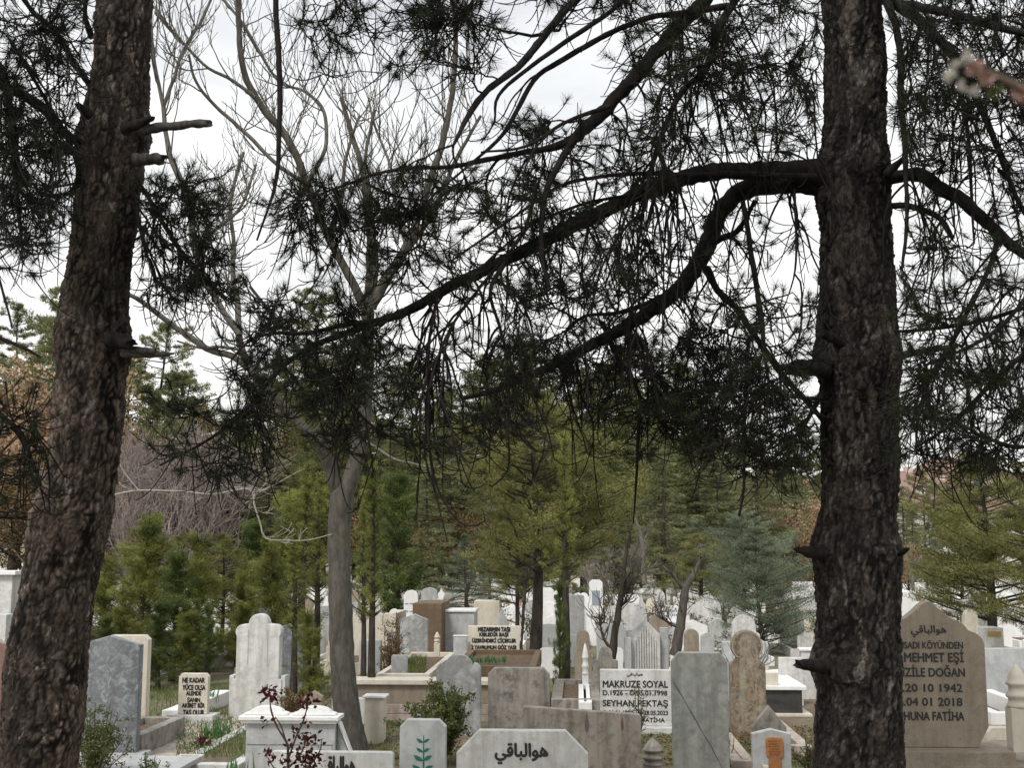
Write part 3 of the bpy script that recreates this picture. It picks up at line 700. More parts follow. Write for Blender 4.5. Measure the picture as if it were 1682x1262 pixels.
for pts, Ya, Yb, n in [
 ([(566, 812, 32), (578, 780, 27), (590, 735, 25), (598, 680, 25), (602, 620, 24), (604, 560, 22), (604, 510, 22)], 9.9, 9.9, 2),
 ([(558, 815, 26), (545, 775, 23), (532, 740, 21), (505, 710, 18), (470, 672, 15), (440, 640, 13), (412, 605, 13), (396, 570, 13), (390, 535, 12)], 9.9, 9.3, 6),
 ([(604, 515, 20), (585, 475, 15), (558, 425, 14), (530, 370, 13), (505, 300, 13), (470, 225, 13), (430, 175, 12), (402, 120, 11), (393, 60, 10), (390, -40, 9)], 9.9, 9.4, 22),
 ([(604, 510, 17), (608, 430, 13), (606, 340, 11), (598, 290, 10), (578, 220, 9), (560, 160, 6)], 9.9, 10.1, 16),
 ([(606, 500, 14), (618, 440, 10), (612, 380, 9), (600, 330, 8), (600, 260, 6), (615, 180, 5)], 9.9, 9.9, 12),
 ([(608, 505, 20), (640, 450, 17), (668, 405, 14), (688, 350, 13), (705, 300, 12), (725, 240, 11), (740, 170, 10), (748, 90, 9), (748, -20, 8)], 9.9, 9.7, 22),
 ([(655, 430, 12), (690, 380, 12), (720, 330, 9), (750, 260, 7), (790, 190, 5)], 9.85, 10.2, 12),
 ([(668, 405, 8), (650, 330, 7), (640, 270, 5), (615, 205, 4), (605, 160, 3)], 9.85, 10, 8),
 ([(440, 640, 10), (390, 590, 11), (345, 575, 11), (300, 545, 10), (262, 518, 9), (232, 495, 8), (205, 480, 7)], 9.4, 8.9, 6),
 ([(390, 545, 11), (360, 500, 11), (335, 450, 11), (318, 400, 12), (312, 340, 12), (298, 300, 11), (283, 265, 10), (272, 215, 8), (268, 170, 8)], 9.3, 9.1, 10),
 ([(268, 175, 7), (255, 110, 6), (248, 40, 5), (252, -30, 4)], 9.1, 9, 8),
 ([(268, 175, 7), (285, 130, 6), (300, 85, 6), (330, 35, 5), (355, -20, 5)], 9.1, 9.2, 8),
 ([(392, 550, 11), (390, 500, 10), (383, 460, 9), (384, 400, 7), (378, 340, 7), (385, 300, 6), (400, 250, 6)], 9.3, 9.4, 10),
 ([(320, 410, 7), (350, 380, 6), (395, 340, 5), (420, 270, 4)], 9.2, 9.4, 8),
 ([(500, 300, 8), (455, 270, 7), (400, 215, 7), (350, 170, 6), (320, 130, 5), (310, 90, 4)], 9.6, 9.2, 10),
 ([(420, 160, 7), (380, 130, 6), (340, 110, 5), (300, 70, 5), (255, 20, 5)], 9.5, 9.2, 8),
 ([(540, 395, 9), (560, 330, 8), (568, 260, 6), (590, 190, 4)], 9.9, 10.1, 8),
 ([(505, 300, 8), (535, 240, 7), (530, 180, 6), (500, 150, 5), (455, 130, 5), (400, 40, 5), (350, -20, 5)], 9.6, 9.6, 10),
 ([(604, 620, 10), (570, 600, 8), (500, 580, 6), (450, 520, 6), (410, 470, 5)], 9.9, 9.6, 6),
 ([(400, 575, 6), (360, 570, 5), (330, 572, 4), (290, 560, 3)], 9.3, 9.1, 3),
 ([(594, 720, 6), (620, 738, 5), (650, 755, 4), (680, 762, 3.5), (706, 768, 3), (728, 765, 3), (760, 745, 2.5), (775, 728, 2)], 9.9, 9.4, 1), ([(726, 765, 2.5), (723, 752, 2), (714, 736, 1.5)], 9.5, 9.5, 0),
 ([(598, 700, 5), (640, 712, 4), (680, 710, 3), (715, 716, 2)], 9.9, 10.2, 2),
]:
    b2 = Bare(4); P = limb(b2.buf, trace(pts, Ya, Yb), 0, 9, .05, .05); b2.buf.build('branch', [M['grey_bark'] if pts[0][2] > 11 else M['grey_twig']], bare, off, True)
    mains.append((P, n))
for P, n in mains: bb.dress(P, int(n * 1.0), (.3, .85), 2, .34, .0065)
V_, F_ = bb.done(); b = Buf(); b.add(V_, F_); b.build('twigs', [M['grey_twig']], bare, off)
# pale bare bough at the left that hooks down
g0 = W(200, 1180, 9.0); g0.z = 0
pale = Bare(6)
for pts in ([(120, 830, 3.2), (180, 815, 2.8), (230, 806, 3.2), (300, 808, 2.8), (350, 812, 2.3), (410, 804, 2.8), (418, 830, 3.2), (427, 860, 2.8), (437, 885, 2.3), (470, 888, 1.9), (505, 888, 1.9), (545, 878, 1.4)],
            [(412, 806, 2.8), (420, 790, 2.3), (426, 772, 1.9), (422, 740, 1.4)], [(415, 810, 1.9), (445, 800, 1.9), (480, 780, 1.4), (500, 770, 0.9)], [(412, 803, 1.9), (380, 800, 1.4), (360, 796, 0.9)],
            [(120, 830, 3.8), (95, 900, 4.7), (80, 1000, 5.6), (75, 1200, 7.4), (75, 1280, 8.4)], [(228, 806, 1.9), (200, 770, 1.4), (190, 740, 0.9)], [(440, 690, 2.8), (470, 688, 1.9), (500, 675, 1.4)], [(440, 740, 2.8), (450, 720, 2.3), (460, 705, 1.4)]):
    if pts[0][0] in (440,): continue
    pale.limb(pts, 8.6, 8.6, 0, 6)
for P_ in [limb(Buf(), trace(pp, 8.6, 8.6), 0, 4) for pp in ([(180, 812, 5), (230, 806, 5), (300, 808, 4), (350, 812, 4), (410, 804, 4), (427, 860, 4), (437, 885, 3), (505, 888, 3), (545, 878, 3)],)]: pale.dress(P_, 16, (.05, .22), 1, .2, .002)
v_, f_ = pale.done(); pale.buf.add(v_, f_)
base = W(75, 1280, 8.6); base.z = 0
tag(pale.buf.build('bare_sapling', [M['pale_twig']], None, None, True), 'thin pale leafless sapling whose bough reaches right behind the leaning pine and hooks down', 'tree')
# blurred blossom twig close to the lens
bw = Buf(); Yt = .62
limb(bw, trace([(1800, 190, 22), (1720, 165, 18), (1660, 138, 14), (1620, 118, 10), (1580, 100, 6)], Yt, Yt), 0, 8, .004, .05)
o = empty('blossom_twig', W(1700, 160, Yt), 0, 'out of focus twig with pale pink blossom buds poking in at the upper right', 'twig')
offb = tuple(o.location); bw.build('twig', [M['stem_green']], o, offb, True)
for k, (px, py, wd, mt) in enumerate([(1605, 115, 30, 'pink'), (1622, 128, 24, 'pink'), (1570, 108, 17, 'blossom'), (1590, 100, 20, 'blossom'), (1560, 125, 20, 'blossom'), (1582, 140, 18, 'blossom'), (1635, 152, 22, 'bushleaf'), (1678, 152, 28, 'pink'), (1600, 150, 18, 'blossom'), (1590, 88, 16, 'blossom')]):
    bb_ = Buf(); c = np.array(W(px, py, Yt)); rr = PW(wd, Yt) / 2; g = np.random.default_rng(k)
    d = unit(g.normal(size=(26, 3)) + np.array([-.5, 0, .2])); V_, F_ = leaves(c + d * rr * .1, d, rr * 1.25, rr * .9, g); bb_.add(V_, F_); bb_.build('blossom' if mt != 'bushleaf' else 'leaf_bud', [M[mt]], o, offb)

# ================================================================ gravestones
ROT = -R(3.1)
def arc(cx, cz, r, a0, a1, n=14, rx=None):
    rx = rx or r
    return [(cx + rx * math.cos(R(a0 + (a1 - a0) * i / n)), cz + r * math.sin(R(a0 + (a1 - a0) * i / n))) for i in range(n + 1)]
# outlines: from lower right, anticlockwise; w = width, h = height
def o_rect(w, h): return [(w / 2, 0), (w / 2, h), (-w / 2, h), (-w / 2, 0)]
def o_cham(c=.12, cz=None):
    def f(w, h):
        k = c * w; kz = (cz if cz else c) * w
        return [(w / 2, 0), (w / 2, h - kz), (w / 2 - k, h), (-w / 2 + k, h), (-w / 2, h - kz), (-w / 2, 0)]
    return f
def o_gable(g=.1, px=0.0):
    def f(w, h): return [(w / 2, 0), (w / 2, h - g * w), (px * w, h), (-w / 2, h - g * w), (-w / 2, 0)]
    return f
def o_slope(d=.05, rr=.06):
    def f(w, h): return [(w / 2, 0), (w / 2, h - d * w - rr * w)] + [(w / 2 - rr * w + x, z) for x, z in arc(0, h - d * w - rr * w, rr * w, 0, 90, 6)] + [(-w / 2, h), (-w / 2, 0)]
    return f
def o_soft(r=.1):
    def f(w, h):
        k = r * w
        return [(w / 2, 0)] + arc(w / 2 - k, h - k, k, 0, 90, 6) + arc(-w / 2 + k, h - k, k, 90, 180, 6) + [(-w / 2, 0)]
    return f
def o_round(f_=.5):
    def f(w, h): return [(w / 2, 0)] + arc(0, h - f_ * w, f_ * w, 0, 180, 24, w / 2) + [(-w / 2, 0)]
    return f
def o_disc(w, h):          # round head on a neck with sloping shoulders
    r = w * .44; cz = h - r
    return [(w / 2, 0), (w / 2, h - 2.12 * r), (w * .36, h - 1.92 * r)] + arc(0, cz, r, -48, 228, 30) + [(-w * .36, h - 1.92 * r), (-w / 2, h - 2.12 * r), (-w / 2, 0)]
def o_ogee(w, h):
    s = h
    return [(w * .40, 0), (w * .44, s * .06), (w / 2, s * .14), (w / 2, s * .70), (w * .48, s * .745), (w * .44, s * .775), (w * .36, s * .80), (w * .34, s * .82), (w * .30, s * .855), (w * .20, s * .885), (w * .13, s * .925), (w * .06, s * .975), (w * .02, s * .996), (-w * .02, s * .996),
            (-w * .06, s * .975), (-w * .13, s * .925), (-w * .20, s * .885), (-w * .30, s * .855), (-w * .34, s * .82), (-w * .36, s * .80), (-w * .44, s * .775), (-w * .48, s * .745), (-w / 2, s * .70), (-w / 2, s * .14), (-w * .44, s * .06), (-w * .40, 0)]
def o_tri(w, h):           # three rounded lobes, the middle one tallest
    a = w * .2; hs = h * .905
    return [(w / 2, 0), (w / 2, h * .42), (w * .44, h * .42)] + [(w * .44, hs - a * 1.45)] + arc(w * .44 - a * .62, hs - a * .75, a * .75, -35, 95, 10) + arc(0, h - a, a, 0, 180, 18) + arc(-w * .44 + a * .62, hs - a * .75, a * .75, 85, 215, 10) + [(-w * .44, hs - a * 1.45), (-w * .44, h * .42), (-w / 2, h * .42), (-w / 2, 0)]
def o_lobe(w, h):          # one big lobe over two shoulders
    a = w * .33
    return [(w / 2, 0)] + arc(w / 2 - w * .17, h - a * 1.05, w * .17, 0, 80, 8) + arc(0, h - a, a, 15, 165, 16) + arc(-w / 2 + w * .17, h - a * 1.05, w * .17, 100, 180, 8) + [(-w / 2, 0)]
def o_crest(w, h):         # scalloped top with small raised centre
    r = w * .24
    return [(w / 2, 0), (w / 2, h * .60), (w * .44, h * .62), (w * .44, h * .78), (w * .36, h * .80), (w * .27, h * .80)] + arc(0, h - r, r, -10, 190, 18) + [(-w * .27, h * .80), (-w * .36, h * .80), (-w * .44, h * .78), (-w * .44, h * .62), (-w / 2, h * .60), (-w / 2, 0)]
def o_point(w, h):         # tall baroque point
    R_ = [(w / 2, 0), (w / 2, h * .52), (w * .40, h * .55), (w * .40, h * .62), (w * .30, h * .70), (w * .22, h * .78), (w * .2, h * .86), (w * .09, h * .90), (w * .05, h * .96), (0, h)]
    return R_ + [(-x, z) for x, z in R_[-2::-1]]
def o_stepround(w, h):
    return [(w / 2, 0), (w / 2, h * .55), (w * .38, h * .6)] + arc(0, h - w * .38, w * .38, 0, 180, 20) + [(-w * .38, h * .6), (-w / 2, h * .55), (-w / 2, 0)]

def slab_mesh(name, outline, th, bev=.006, y0=0.0):
    bm = bmesh.new()
    pts = []
    for p in outline:
        if not pts or (abs(p[0] - pts[-1][0]) + abs(p[1] - pts[-1][1])) > 1e-4: pts.append(p)
    f = bm.faces.new([bm.verts.new((x, -th / 2 + y0, z)) for x, z in pts])
    bm.normal_update()
    r = bmesh.ops.extrude_face_region(bm, geom=[f])
    bmesh.ops.translate(bm, verts=[v for v in r['geom'] if isinstance(v, bmesh.types.BMVert)], vec=(0, th, 0))
    bmesh.ops.recalc_face_normals(bm, faces=bm.faces)
    if bev:
        ed = [e for e in bm.edges if len(e.link_faces) == 2 and e.calc_face_angle(0) > .9]
        bmesh.ops.bevel(bm, geom=ed, offset=bev, segments=2, affect='EDGES', profile=.6)
    me = bpy.data.meshes.new(name); bm.to_mesh(me); bm.free(); return me
def box_bm(bm, x0, x1, y0, y1, z0, z1, bev=.006):
    vs = bmesh.ops.create_cube(bm, size=1)['verts']
    for v in vs: v.co = (x0 + (v.co.x + .5) * (x1 - x0), y0 + (v.co.y + .5) * (y1 - y0), z0 + (v.co.z + .5) * (z1 - z0))
    if bev:
        ed = list({e for v in vs for e in v.link_edges})
        bmesh.ops.bevel(bm, geom=ed, offset=bev, segments=2, affect='EDGES', profile=.6)
def boxes(name, lst, mat, parent, bev=.006):
    bm = bmesh.new()
    for a in lst: box_bm(bm, *a, bev=bev)
    me = bpy.data.meshes.new(name); bm.to_mesh(me); bm.free()
    return link(name, me, mat, parent)
def text_geo(s, x0, x1, z0, z1, y, bold=.012, mirror=False):
    """one line of lettering fitted to the box x0..x1, z0..z1 (baseline to cap height) on the plane y"""
    c = bpy.data.curves.new('line', 'FONT'); c.body = s; c.resolution_u = 3
    o = bpy.data.objects.new('line', c); me = o.to_mesh()
    V_ = np.array([v.co[:] for v in me.vertices]); T = []
    for p in me.polygons:
        v = list(p.vertices)
        for k in range(1, len(v) - 1): T.append((v[0], v[k], v[k + 1]))
    o.to_mesh_clear(); bpy.data.objects.remove(o); bpy.data.curves.remove(c)
    T = np.array(T); ext = s.isascii() and s.isupper()
    lo, hi = V_.min(0), V_.max(0)
    if all(ord(ch) < 0x600 for ch in s): zlo, zhi = 0.0, .70
    else: zlo, zhi = lo[1], hi[1]
    X = x0 + (V_[:, 0] - lo[0]) / (hi[0] - lo[0]) * (x1 - x0)
    Zc = z0 + (V_[:, 1] - zlo) / (zhi - zlo) * (z1 - z0)
    A_ = np.stack([X, np.full(len(X), y), Zc], 1); u = (z1 - z0) / (zhi - zlo) * bold * 2.6; out = []; TT = []
    for k, (dx, dz) in enumerate(((0, 0), (u, 0), (-u, 0), (0, u), (0, -u))):
        out.append(A_ + np.array([dx, -.00015 * k, dz])); TT.append(T + k * len(A_))
    return np.concatenate(out), np.concatenate(TT)
AR = '\ufef2\ufed7\ufe8e\ufe92\ufedf\ufe8d\ufeee\ufeeb'

def stone(px0, px1, pyt, Y, outline, mat, label, z0=None, pyb=None, th=.1, lines=(), ink='ink', name='gravestone', cat='gravestone', group=None, plinth=None, parts=(), rz=None, bold=.012, bev=.006, tilt=0, always=False, cap=None):
    """a stone whose front spans px0..px1 with its top at pyt, at depth Y. lines: (text, px0, px1, py cap, py base)"""
    a = W(px0, pyt, Y); b = W(px1, pyt, Y); X = (a.x + b.x) / 2; w_ = b.x - a.x
    if z0 is None: z0 = W(0, pyb, Y).z if pyb else gz(Y) - .02
    h = a.z - z0
    rz = ROT if rz is None else rz
    me = slab_mesh('slab', outline(w_, h), th, bev)
    multi = lines or plinth or parts or cap
    if not multi and not always:
        o = link(name, me, mat); o.location = (X, Y + th / 2, z0); o.rotation_euler = (tilt, 0, rz)
        return tag(o, label, cat, group)
    e = empty(name, (X, Y + th / 2, z0), rz, label, cat, group); e.rotation_euler = (tilt, 0, rz)
    sl = link('slab', me, mat, e)
    if plinth:
        pw, ph, pd, pm = plinth; boxes('plinth', [(-pw / 2, pw / 2, -pd / 2, pd / 2, -ph, .0 - .001)], pm, e)
    if lines:
        b_ = Buf()
        for s, lx0, lx1, lyc, lyb in lines:
            A = W(lx0, lyb, Y); B = W(lx1, lyc, Y)
            v, f = text_geo(s, A.x - X, B.x - X, A.z - z0, B.z - z0, -th / 2 - .0022, bold); b_.add(v, f)
        b_.build('inscription', [M[ink]], sl)
    for fn in parts: fn(e, w_, h, th)
    return e
def kerb(px0, px1, Yf, Yb, mat, label, ht=.22, tw=.09, soil=True, z0=None, X0=None, X1=None, cat='grave surround', name='grave_surround', soilmat='soil', group=None, pyref=None, dz=.05):
    """open marble frame of a grave; px0, px1 are its front corners at depth Yf"""
    if X0 is None: X0 = W(px0, 1100, Yf).x; X1 = W(px1, 1100, Yf).x
    z0 = gz(Yf) - .03 if z0 is None else z0
    X = (X0 + X1) / 2; w_ = X1 - X0; L = Yb - Yf
    e = empty(name, (X, Yf, z0), ROT, label, cat, group)
    h = ht + .03
    boxes('kerb', [(-w_ / 2, w_ / 2, 0, tw, 0, h), (-w_ / 2, w_ / 2, L - tw, L, 0, h), (-w_ / 2, -w_ / 2 + tw, tw + .001, L - tw - .001, 0, h - .002), (w_ / 2 - tw, w_ / 2, tw + .001, L - tw - .001, 0, h - .002)], mat, e)
    if soil: boxes('soil', [(-w_ / 2 + tw - .01, w_ / 2 - tw + .01, tw - .01, L - tw + .01, .001, h - dz)], M[soilmat], e, 0)
    return e
def lathe(prof, mat, name, parent=None, seg=24):
    V_ = []; n = len(prof)
    for r, z in prof:
        for k in range(seg): V_.append((r * math.cos(2 * math.pi * k / seg), r * math.sin(2 * math.pi * k / seg), z))
    I = np.arange(n * seg).reshape(n, seg)
    F_ = np.stack([I[:-1], np.roll(I, -1, 1)[:-1], np.roll(I, -1, 1)[1:], I[1:]], -1).reshape(-1, 4)
    return link(name, npmesh(name, V_, F_, False), mat, parent)
def finial(px, pyt, Y, wpx, mat, label, pyb=None, kind=0):
    a = W(px, pyt, Y); z0 = W(px, pyb, Y).z if pyb else gz(Y) - .02; h = a.z - z0; r = PW(wpx, Y) / 2
    e = empty('finial_post', (a.x, Y, z0), ROT, label, 'grave post')
    boxes('shaft', [(-r * .92, r * .92, -r * .92, r * .92, 0, h * .50)], mat, e)
    P = [(.0, .50), (1.0, .50), (1.0, .53), (.82, .55), (.82, .60), (1.02, .62), (1.02, .65), (.80, .67), (.74, .74), (.98, .76), (.98, .785), (.84, .80), (.80, .84), (.55, .90), (.25, .965), (.06, .99), (0, 1)]
    lathe([(p * r, z * h) for p, z in P], mat, 'finial', e)
    return e

# ---- parts used by single stones
def p_cap(hh=.03, over=.02):
    def f(e, w_, h, th): boxes('cap', [(-w_ / 2 - over, w_ / 2 + over, -th / 2 - over, th / 2 + over, h + .001, h + hh)], M['bright'], e)
    return f
def p_twin_arches(e, w_, h, th):
    for sx in (-.27, .27):
        pts = [(w_ * .235, 0)] + arc(0, 0, h * .0 + w_ * .085, 0, 180, 16, w_ * .17) + [(-w_ * .235, 0)]
        pts = [(w_ * .25, 0), (w_ * .24, w_ * .02), (w_ * .2, w_ * .03)] + arc(0, w_ * .02, w_ * .075, 10, 170, 14, w_ * .19) + [(-w_ * .2, w_ * .03), (-w_ * .24, w_ * .02), (-w_ * .25, 0)]
        me = slab_mesh('arch', pts, th * .7, .004)
        o = link('arch', me, M['bright'], e); o.location = (sx * w_ - w_ * .02, 0, h + .052)
    boxes('cornice', [(-w_ / 2 - .03, w_ / 2 + .012, -th / 2 - .03, th / 2 + .03, h + .001, h + .022), (-w_ / 2 - .045, w_ / 2 + .03, -th / 2 - .045, th / 2 + .045, h + .023, h + .050)], M['bright'], e, .004)
    b_ = boxes('panel_joint', [(-w_ / 2 + .01, w_ / 2 - .01, -th / 2 - .003, -th / 2 + .004, h - .145, h - .140), (-w_ / 2 + .01, w_ / 2 - .01, -th / 2 - .003, -th / 2 + .004, h - .34, h - .334)], M['grey'], e, 0)
def p_side_fin(e, w_, h, th):
    me = slab_mesh('fin', [(w_ / 2 + .105, 0), (w_ / 2 + .105, h - .26), (w_ / 2 + .004, h - .01), (w_ / 2 + .004, 0)], .05, .003, .03); link('side_fin', me, M['grey_light'], e)
    me = slab_mesh('cap', [(w_ / 2 + .125, h - .27), (w_ / 2 + .122, h - .25), (w_ / 2 + .02, h + .0), (w_ / 2 + .005, h - .0)], .09, .003, .03); link('fin_cap', me, M['bright'], e)
def p_green_plant(e, w_, h, th):
    """stem with pairs of pointed leaves, painted green"""
    b_ = Buf(); y = -th / 2 - .0022
    cx = .02 * w_
    def blob(x0, z0_, x1, z1, wd):
        d = Vector((x1 - x0, 0, z1 - z0_)); n_ = Vector((-d.z, 0, d.x)).normalized() * wd
        P = [(x0, y, z0_)]
        for t_, k in ((.2, .55), (.45, 1), (.7, .8)): P.append((x0 + d.x * t_ + n_.x * k, y, z0_ + d.z * t_ + n_.z * k))
        P.append((x1, y, z1))
        for t_, k in ((.7, .45), (.45, .6), (.2, .4)): P.append((x0 + d.x * t_ - n_.x * k, y, z0_ + d.z * t_ - n_.z * k))
        c_ = len(P); P.append((x0 + d.x * .5, y, z0_ + d.z * .5))
        b_.add(P, np.array([[i, (i + 1) % c_, c_] for i in range(c_)]))
    u = w_ / 76
    top = h - 25 * u
    for lv, (dz, s_) in enumerate([(0, .8), (15, .8), (29, 1.1), (46, 1.25), (64, 1.3), (84, 1.4)]):
        z_ = top - (dz + 12) * u
        blob(cx, z_, cx - 15 * u * s_, z_ + 9 * u * s_, 4.2 * u * s_); blob(cx, z_, cx + 13 * u * s_, z_ + 8 * u * s_, 3.8 * u * s_)
    b_.add([(cx - 1.6 * u, y, top - 110 * u), (cx + 3 * u, y, top - 110 * u), (cx + 1 * u, y, top), (cx - .4 * u, y, top)], np.array([[0, 1, 2, 3]]))
    b_.build('painted_plant', [M['green_ink']], e)
def p_tulip(e, w_, h, th):
    b_ = Buf(); y = -th / 2 - .0022
    def poly(P): 
        c_ = len(P); cx = sum(p[0] for p in P) / c_; cz = sum(p[1] for p in P) / c_
        b_.add([(p[0], y, p[1]) for p in P] + [(cx, y, cz)], np.array([[i, (i + 1) % c_, c_] for i in range(c_)]))
    poly([(-.006, h * .05), (.006, h * .05), (.004, h * .42), (-.004, h * .42)])
    for s_ in (-1, 1): poly([(0, h * .10), (s_ * .10 * w_, h * .22), (s_ * .34 * w_, h * .46), (s_ * .16 * w_, h * .40), (s_ * .03 * w_, h * .28)])
    b_.build('painted_tulip', [M['green_ink']], e)
def p_orange_inset(e, w_, h, th):
    W_ = w_ * .44; H_ = h * .78
    me = slab_mesh('inset', [(W_ * .36, 0), (W_ * .36, H_ * .40), (W_ * .28, H_ * .45), (W_ * .5, H_ * .55), (W_ * .5, H_ * .94), (W_ * .42, H_), (-W_ * .42, H_), (-W_ * .5, H_ * .94), (-W_ * .5, H_ * .55), (-W_ * .28, H_ * .45), (-W_ * .36, H_ * .40), (-W_ * .36, 0)], .02, .002, -th / 2 - .008)
    o = link('inset', me, M['orange'], e); o.location = (.06 * w_, 0, h * .06)
    bx = []
    for k in range(6):
        z_ = H_ * (.90 - k * .07); ww = W_ * (.3 if k % 2 else .36)
        x_ = -ww
        while x_ < ww - .01: 
            l_ = random.uniform(.01, .03); bx.append((x_, min(ww, x_ + l_), -th / 2 - .0205, -th / 2 - .0195, z_, z_ + .008)); x_ += l_ + .006
    q = boxes('worn_script', bx, M['rust_ink'], e, 0); q.location = (.06 * w_, 0, h * .06)
    boxes('block', [(-w_ * .26, -w_ * .12, -th / 2 - .05, -th / 2 - .001, h * .0, h * .28)], M['cream'], e, .003)
M['rust_ink'] = plain('worn_script', (.22, .085, .03), .8, .3)
def p_stains(lst):
    def f(e, w_, h, th):
        for (x_, z_, ww, hh, m_) in lst:
            b_ = Buf(); y = -th / 2 - .0022; P = [(x_ * w_, y, z_ * h)]; g = np.random.default_rng(int(x_ * 100) + 5)
            n_ = 9
            for k in range(1, n_): P.append((x_ * w_ + ww * math.sin(k / n_ * math.pi) ** .6 * (.35 + .65 * k / n_) + g.normal() * .001, y, z_ * h - hh * k / n_))
            P.append((x_ * w_, y, z_ * h - hh))
            for k in range(n_ - 1, 0, -1): P.append((x_ * w_ - ww * math.sin(k / n_ * math.pi) ** .6 * (.35 + .65 * k / n_) + g.normal() * .001, y, z_ * h - hh * k / n_))
            c_ = len(P); P.append((x_ * w_, y, z_ * h - hh / 2)); b_.add(P, np.array([[i, (i + 1) % c_, c_] for i in range(c_)])); b_.build('stain', [M[m_]], e)
    return f
def p_vein(e, w_, h, th):
    b_ = Buf(); y = -th / 2 - .0022
    P = [(-.5, .79), (-.42, .72), (-.33, .66), (-.22, .57), (-.1, .48), (.05, .36), (.15, .29), (.28, .18), (.4, .07)]
    P = smooth_path(np.array([(p[0] * w_ * .985, y, p[1] * h) for p in P]), 40); g = np.random.default_rng(2)
    hw = .007 + .003 * np.sin(np.linspace(0, 19, 40)) + g.normal(size=40) * .0012
    A = P.copy(); B = P.copy(); A[:, 2] += hw; B[:, 2] -= hw; A[:, 0] = np.maximum(A[:, 0], -w_ / 2 + .007); B[:, 0] = np.maximum(B[:, 0], -w_ / 2 + .007)
    b_.add(np.vstack([A, B]), np.array([[i, i + 40, i + 41, i + 1] for i in range(39)])); b_.build('vein', [M['veinmat']], e)
M['veinmat'] = plain('dark_vein', (.075, .08, .085), .5, .5)
def p_tri_grooves(e, w_, h, th):
    for sx in (-.2, .2): boxes('groove', [(sx * w_ - .003, sx * w_ + .003, -th / 2 - .003, -th / 2 + .002, h * .55, h * .86)], M['grey_light'], e, 0)
def p_wings(e, w_, h, th):
    for s_ in (-1, 1): boxes('wing', [(s_ * (w_ / 2 + .012) - .02, s_ * (w_ / 2 + .012) + .02, -th / 2 + .015, th / 2 + .05, 0, h * .45)], M['white'], e, .004)
def p_rays(e, w_, h, th):
    bx = []
    for k in range(-4, 5):
        x_ = k * w_ * .085; bx.append((x_ - w_ * .03, x_ + w_ * .03, -th / 2 - .02, -th / 2 - .001, .01, h * (.93 - abs(k) * .05)))
    boxes('fluting', bx, M['white'], e, .006)
def p_stem_frame(e, w_, h, th):
    boxes('frame', [(-w_ / 2 - .02, -w_ / 2 - .001, -th / 2 - .015, th / 2, 0, h), (w_ / 2 + .001, w_ / 2 + .02, -th / 2 - .015, th / 2, 0, h)], M['bright'], e)
def p_plaque(e, w_, h, th): boxes('plaque', [(-w_ * .36, w_ * .36, -th / 2 - .006, -th / 2 - .001, h * .55, h * .82)], M['inkgold'], e, 0)
def p_ring(e, w_, h, th):
    r = w_ * .44; cz = h - r
    P = [(x, z) for x, z in arc(0, cz, r * .97, -50, 230, 40)]; Q = [(x, z) for x, z in arc(0, cz, r * .90, -50, 230, 40)]
    b_ = Buf(); y = -th / 2 - .0025; n_ = len(P)
    b_.add([(x, y, z) for x, z in P] + [(x, y, z) for x, z in Q], np.array([[i, i + n_, i + n_ + 1, i + 1] for i in range(n_ - 1)])); b_.build('raised_rim', [M['lichenpale']], e)
M['lichenpale'] = marble('pale_lichen', (.36, .34, .26), (.2, .18, .13), .4, (.2, .17, .11), .4, .85, 0, 5)

# ---- the near stones
stone(-60, 29, 1050, 11, o_gable(.12, -.25), M['granite'], 'speckled reddish granite headstone cut off by the left edge of the photo', cat='gravestone', tilt=0)
stone(128, 232, 1045, 9.4, o_gable(.14), M['grey'], 'tall dark grey veined marble stone with low gabled top beside the leaning pine', th=.085, plinth=(.62, .1, .2, M['grey_light']), z0=.08)
boxes('_', [], M['grey'], None) if False else None
stone(176, 245, 1044, 10.7, o_cham(.1), M['cream'], 'pale greenish white slab standing just behind the dark grey gabled stone', th=.09)
kerb(150, 238, 9.52, 10.55, M['stained'], 'weathered marble box grave between the grey gabled stone and the poem stone', ht=.19, tw=.09)
stone(294, 343, 1107, 11.2, o_cham(.1), M['cream'], 'small cream headstone carved with six lines of black capital lettering', th=.07, z0=.12,
      lines=[('NE KADAR', 300, 337, 1114, 1122), ('YÜCE OLSA', 300, 338, 1126, 1134), ('ALEMDE', 306, 331, 1136, 1143), ('ŞANIN', 308, 329, 1147, 1154), ('AKIBET BİR', 299, 337, 1156, 1163), ('TAŞ OLUR', 301, 336, 1167, 1175)], plinth=(.42, .14, .24, M['white']), bold=.02)
stone(385, 466, 1009, 11.4, o_tri, M['white'], 'white marble headstone with three rounded lobes, the middle one tallest', th=.13, parts=[p_tri_grooves, p_wings])
stone(404, 552, 1189, 8.6, o_rect, M['grey_light'], 'broad white marble tomb panel with moulded cornice and twin low arches on top', th=.12, parts=[p_twin_arches, p_side_fin])
stone(443, 647, 1236, 7.6, o_soft(.03), M['cloudy2'] if 'cloudy2' in M else M['white'], 'low wide veined marble slab with tall black script, in front of the twin arched tomb', th=.06, lines=[(AR, 526, 584, 1243, 1285)], bold=.012)
stone(657, 733, 1183, 7.7, o_cham(.15), M['grey_light'], 'small white marble stone painted with a green leafy stem', th=.07, parts=[p_green_plant])
stone(750, 966, 1201, 6.6, o_cham(.17), M['white'], 'wide white slab with cut corners and thick black script, front and centre', th=.07, lines=[(AR, 814, 900, 1222, 1256)], bold=.016)
stone(717, 790, 1076, 10.7, o_lobe, M['cloudy'], 'cloudy grey marble headstone with a big lobed top behind the leafy bush', th=.1)
stone(802, 903, 1098, 9.4, o_cham(.1), M['stained'], 'grey rain-streaked stone with small cut corners standing behind the long brown slab', th=.1)
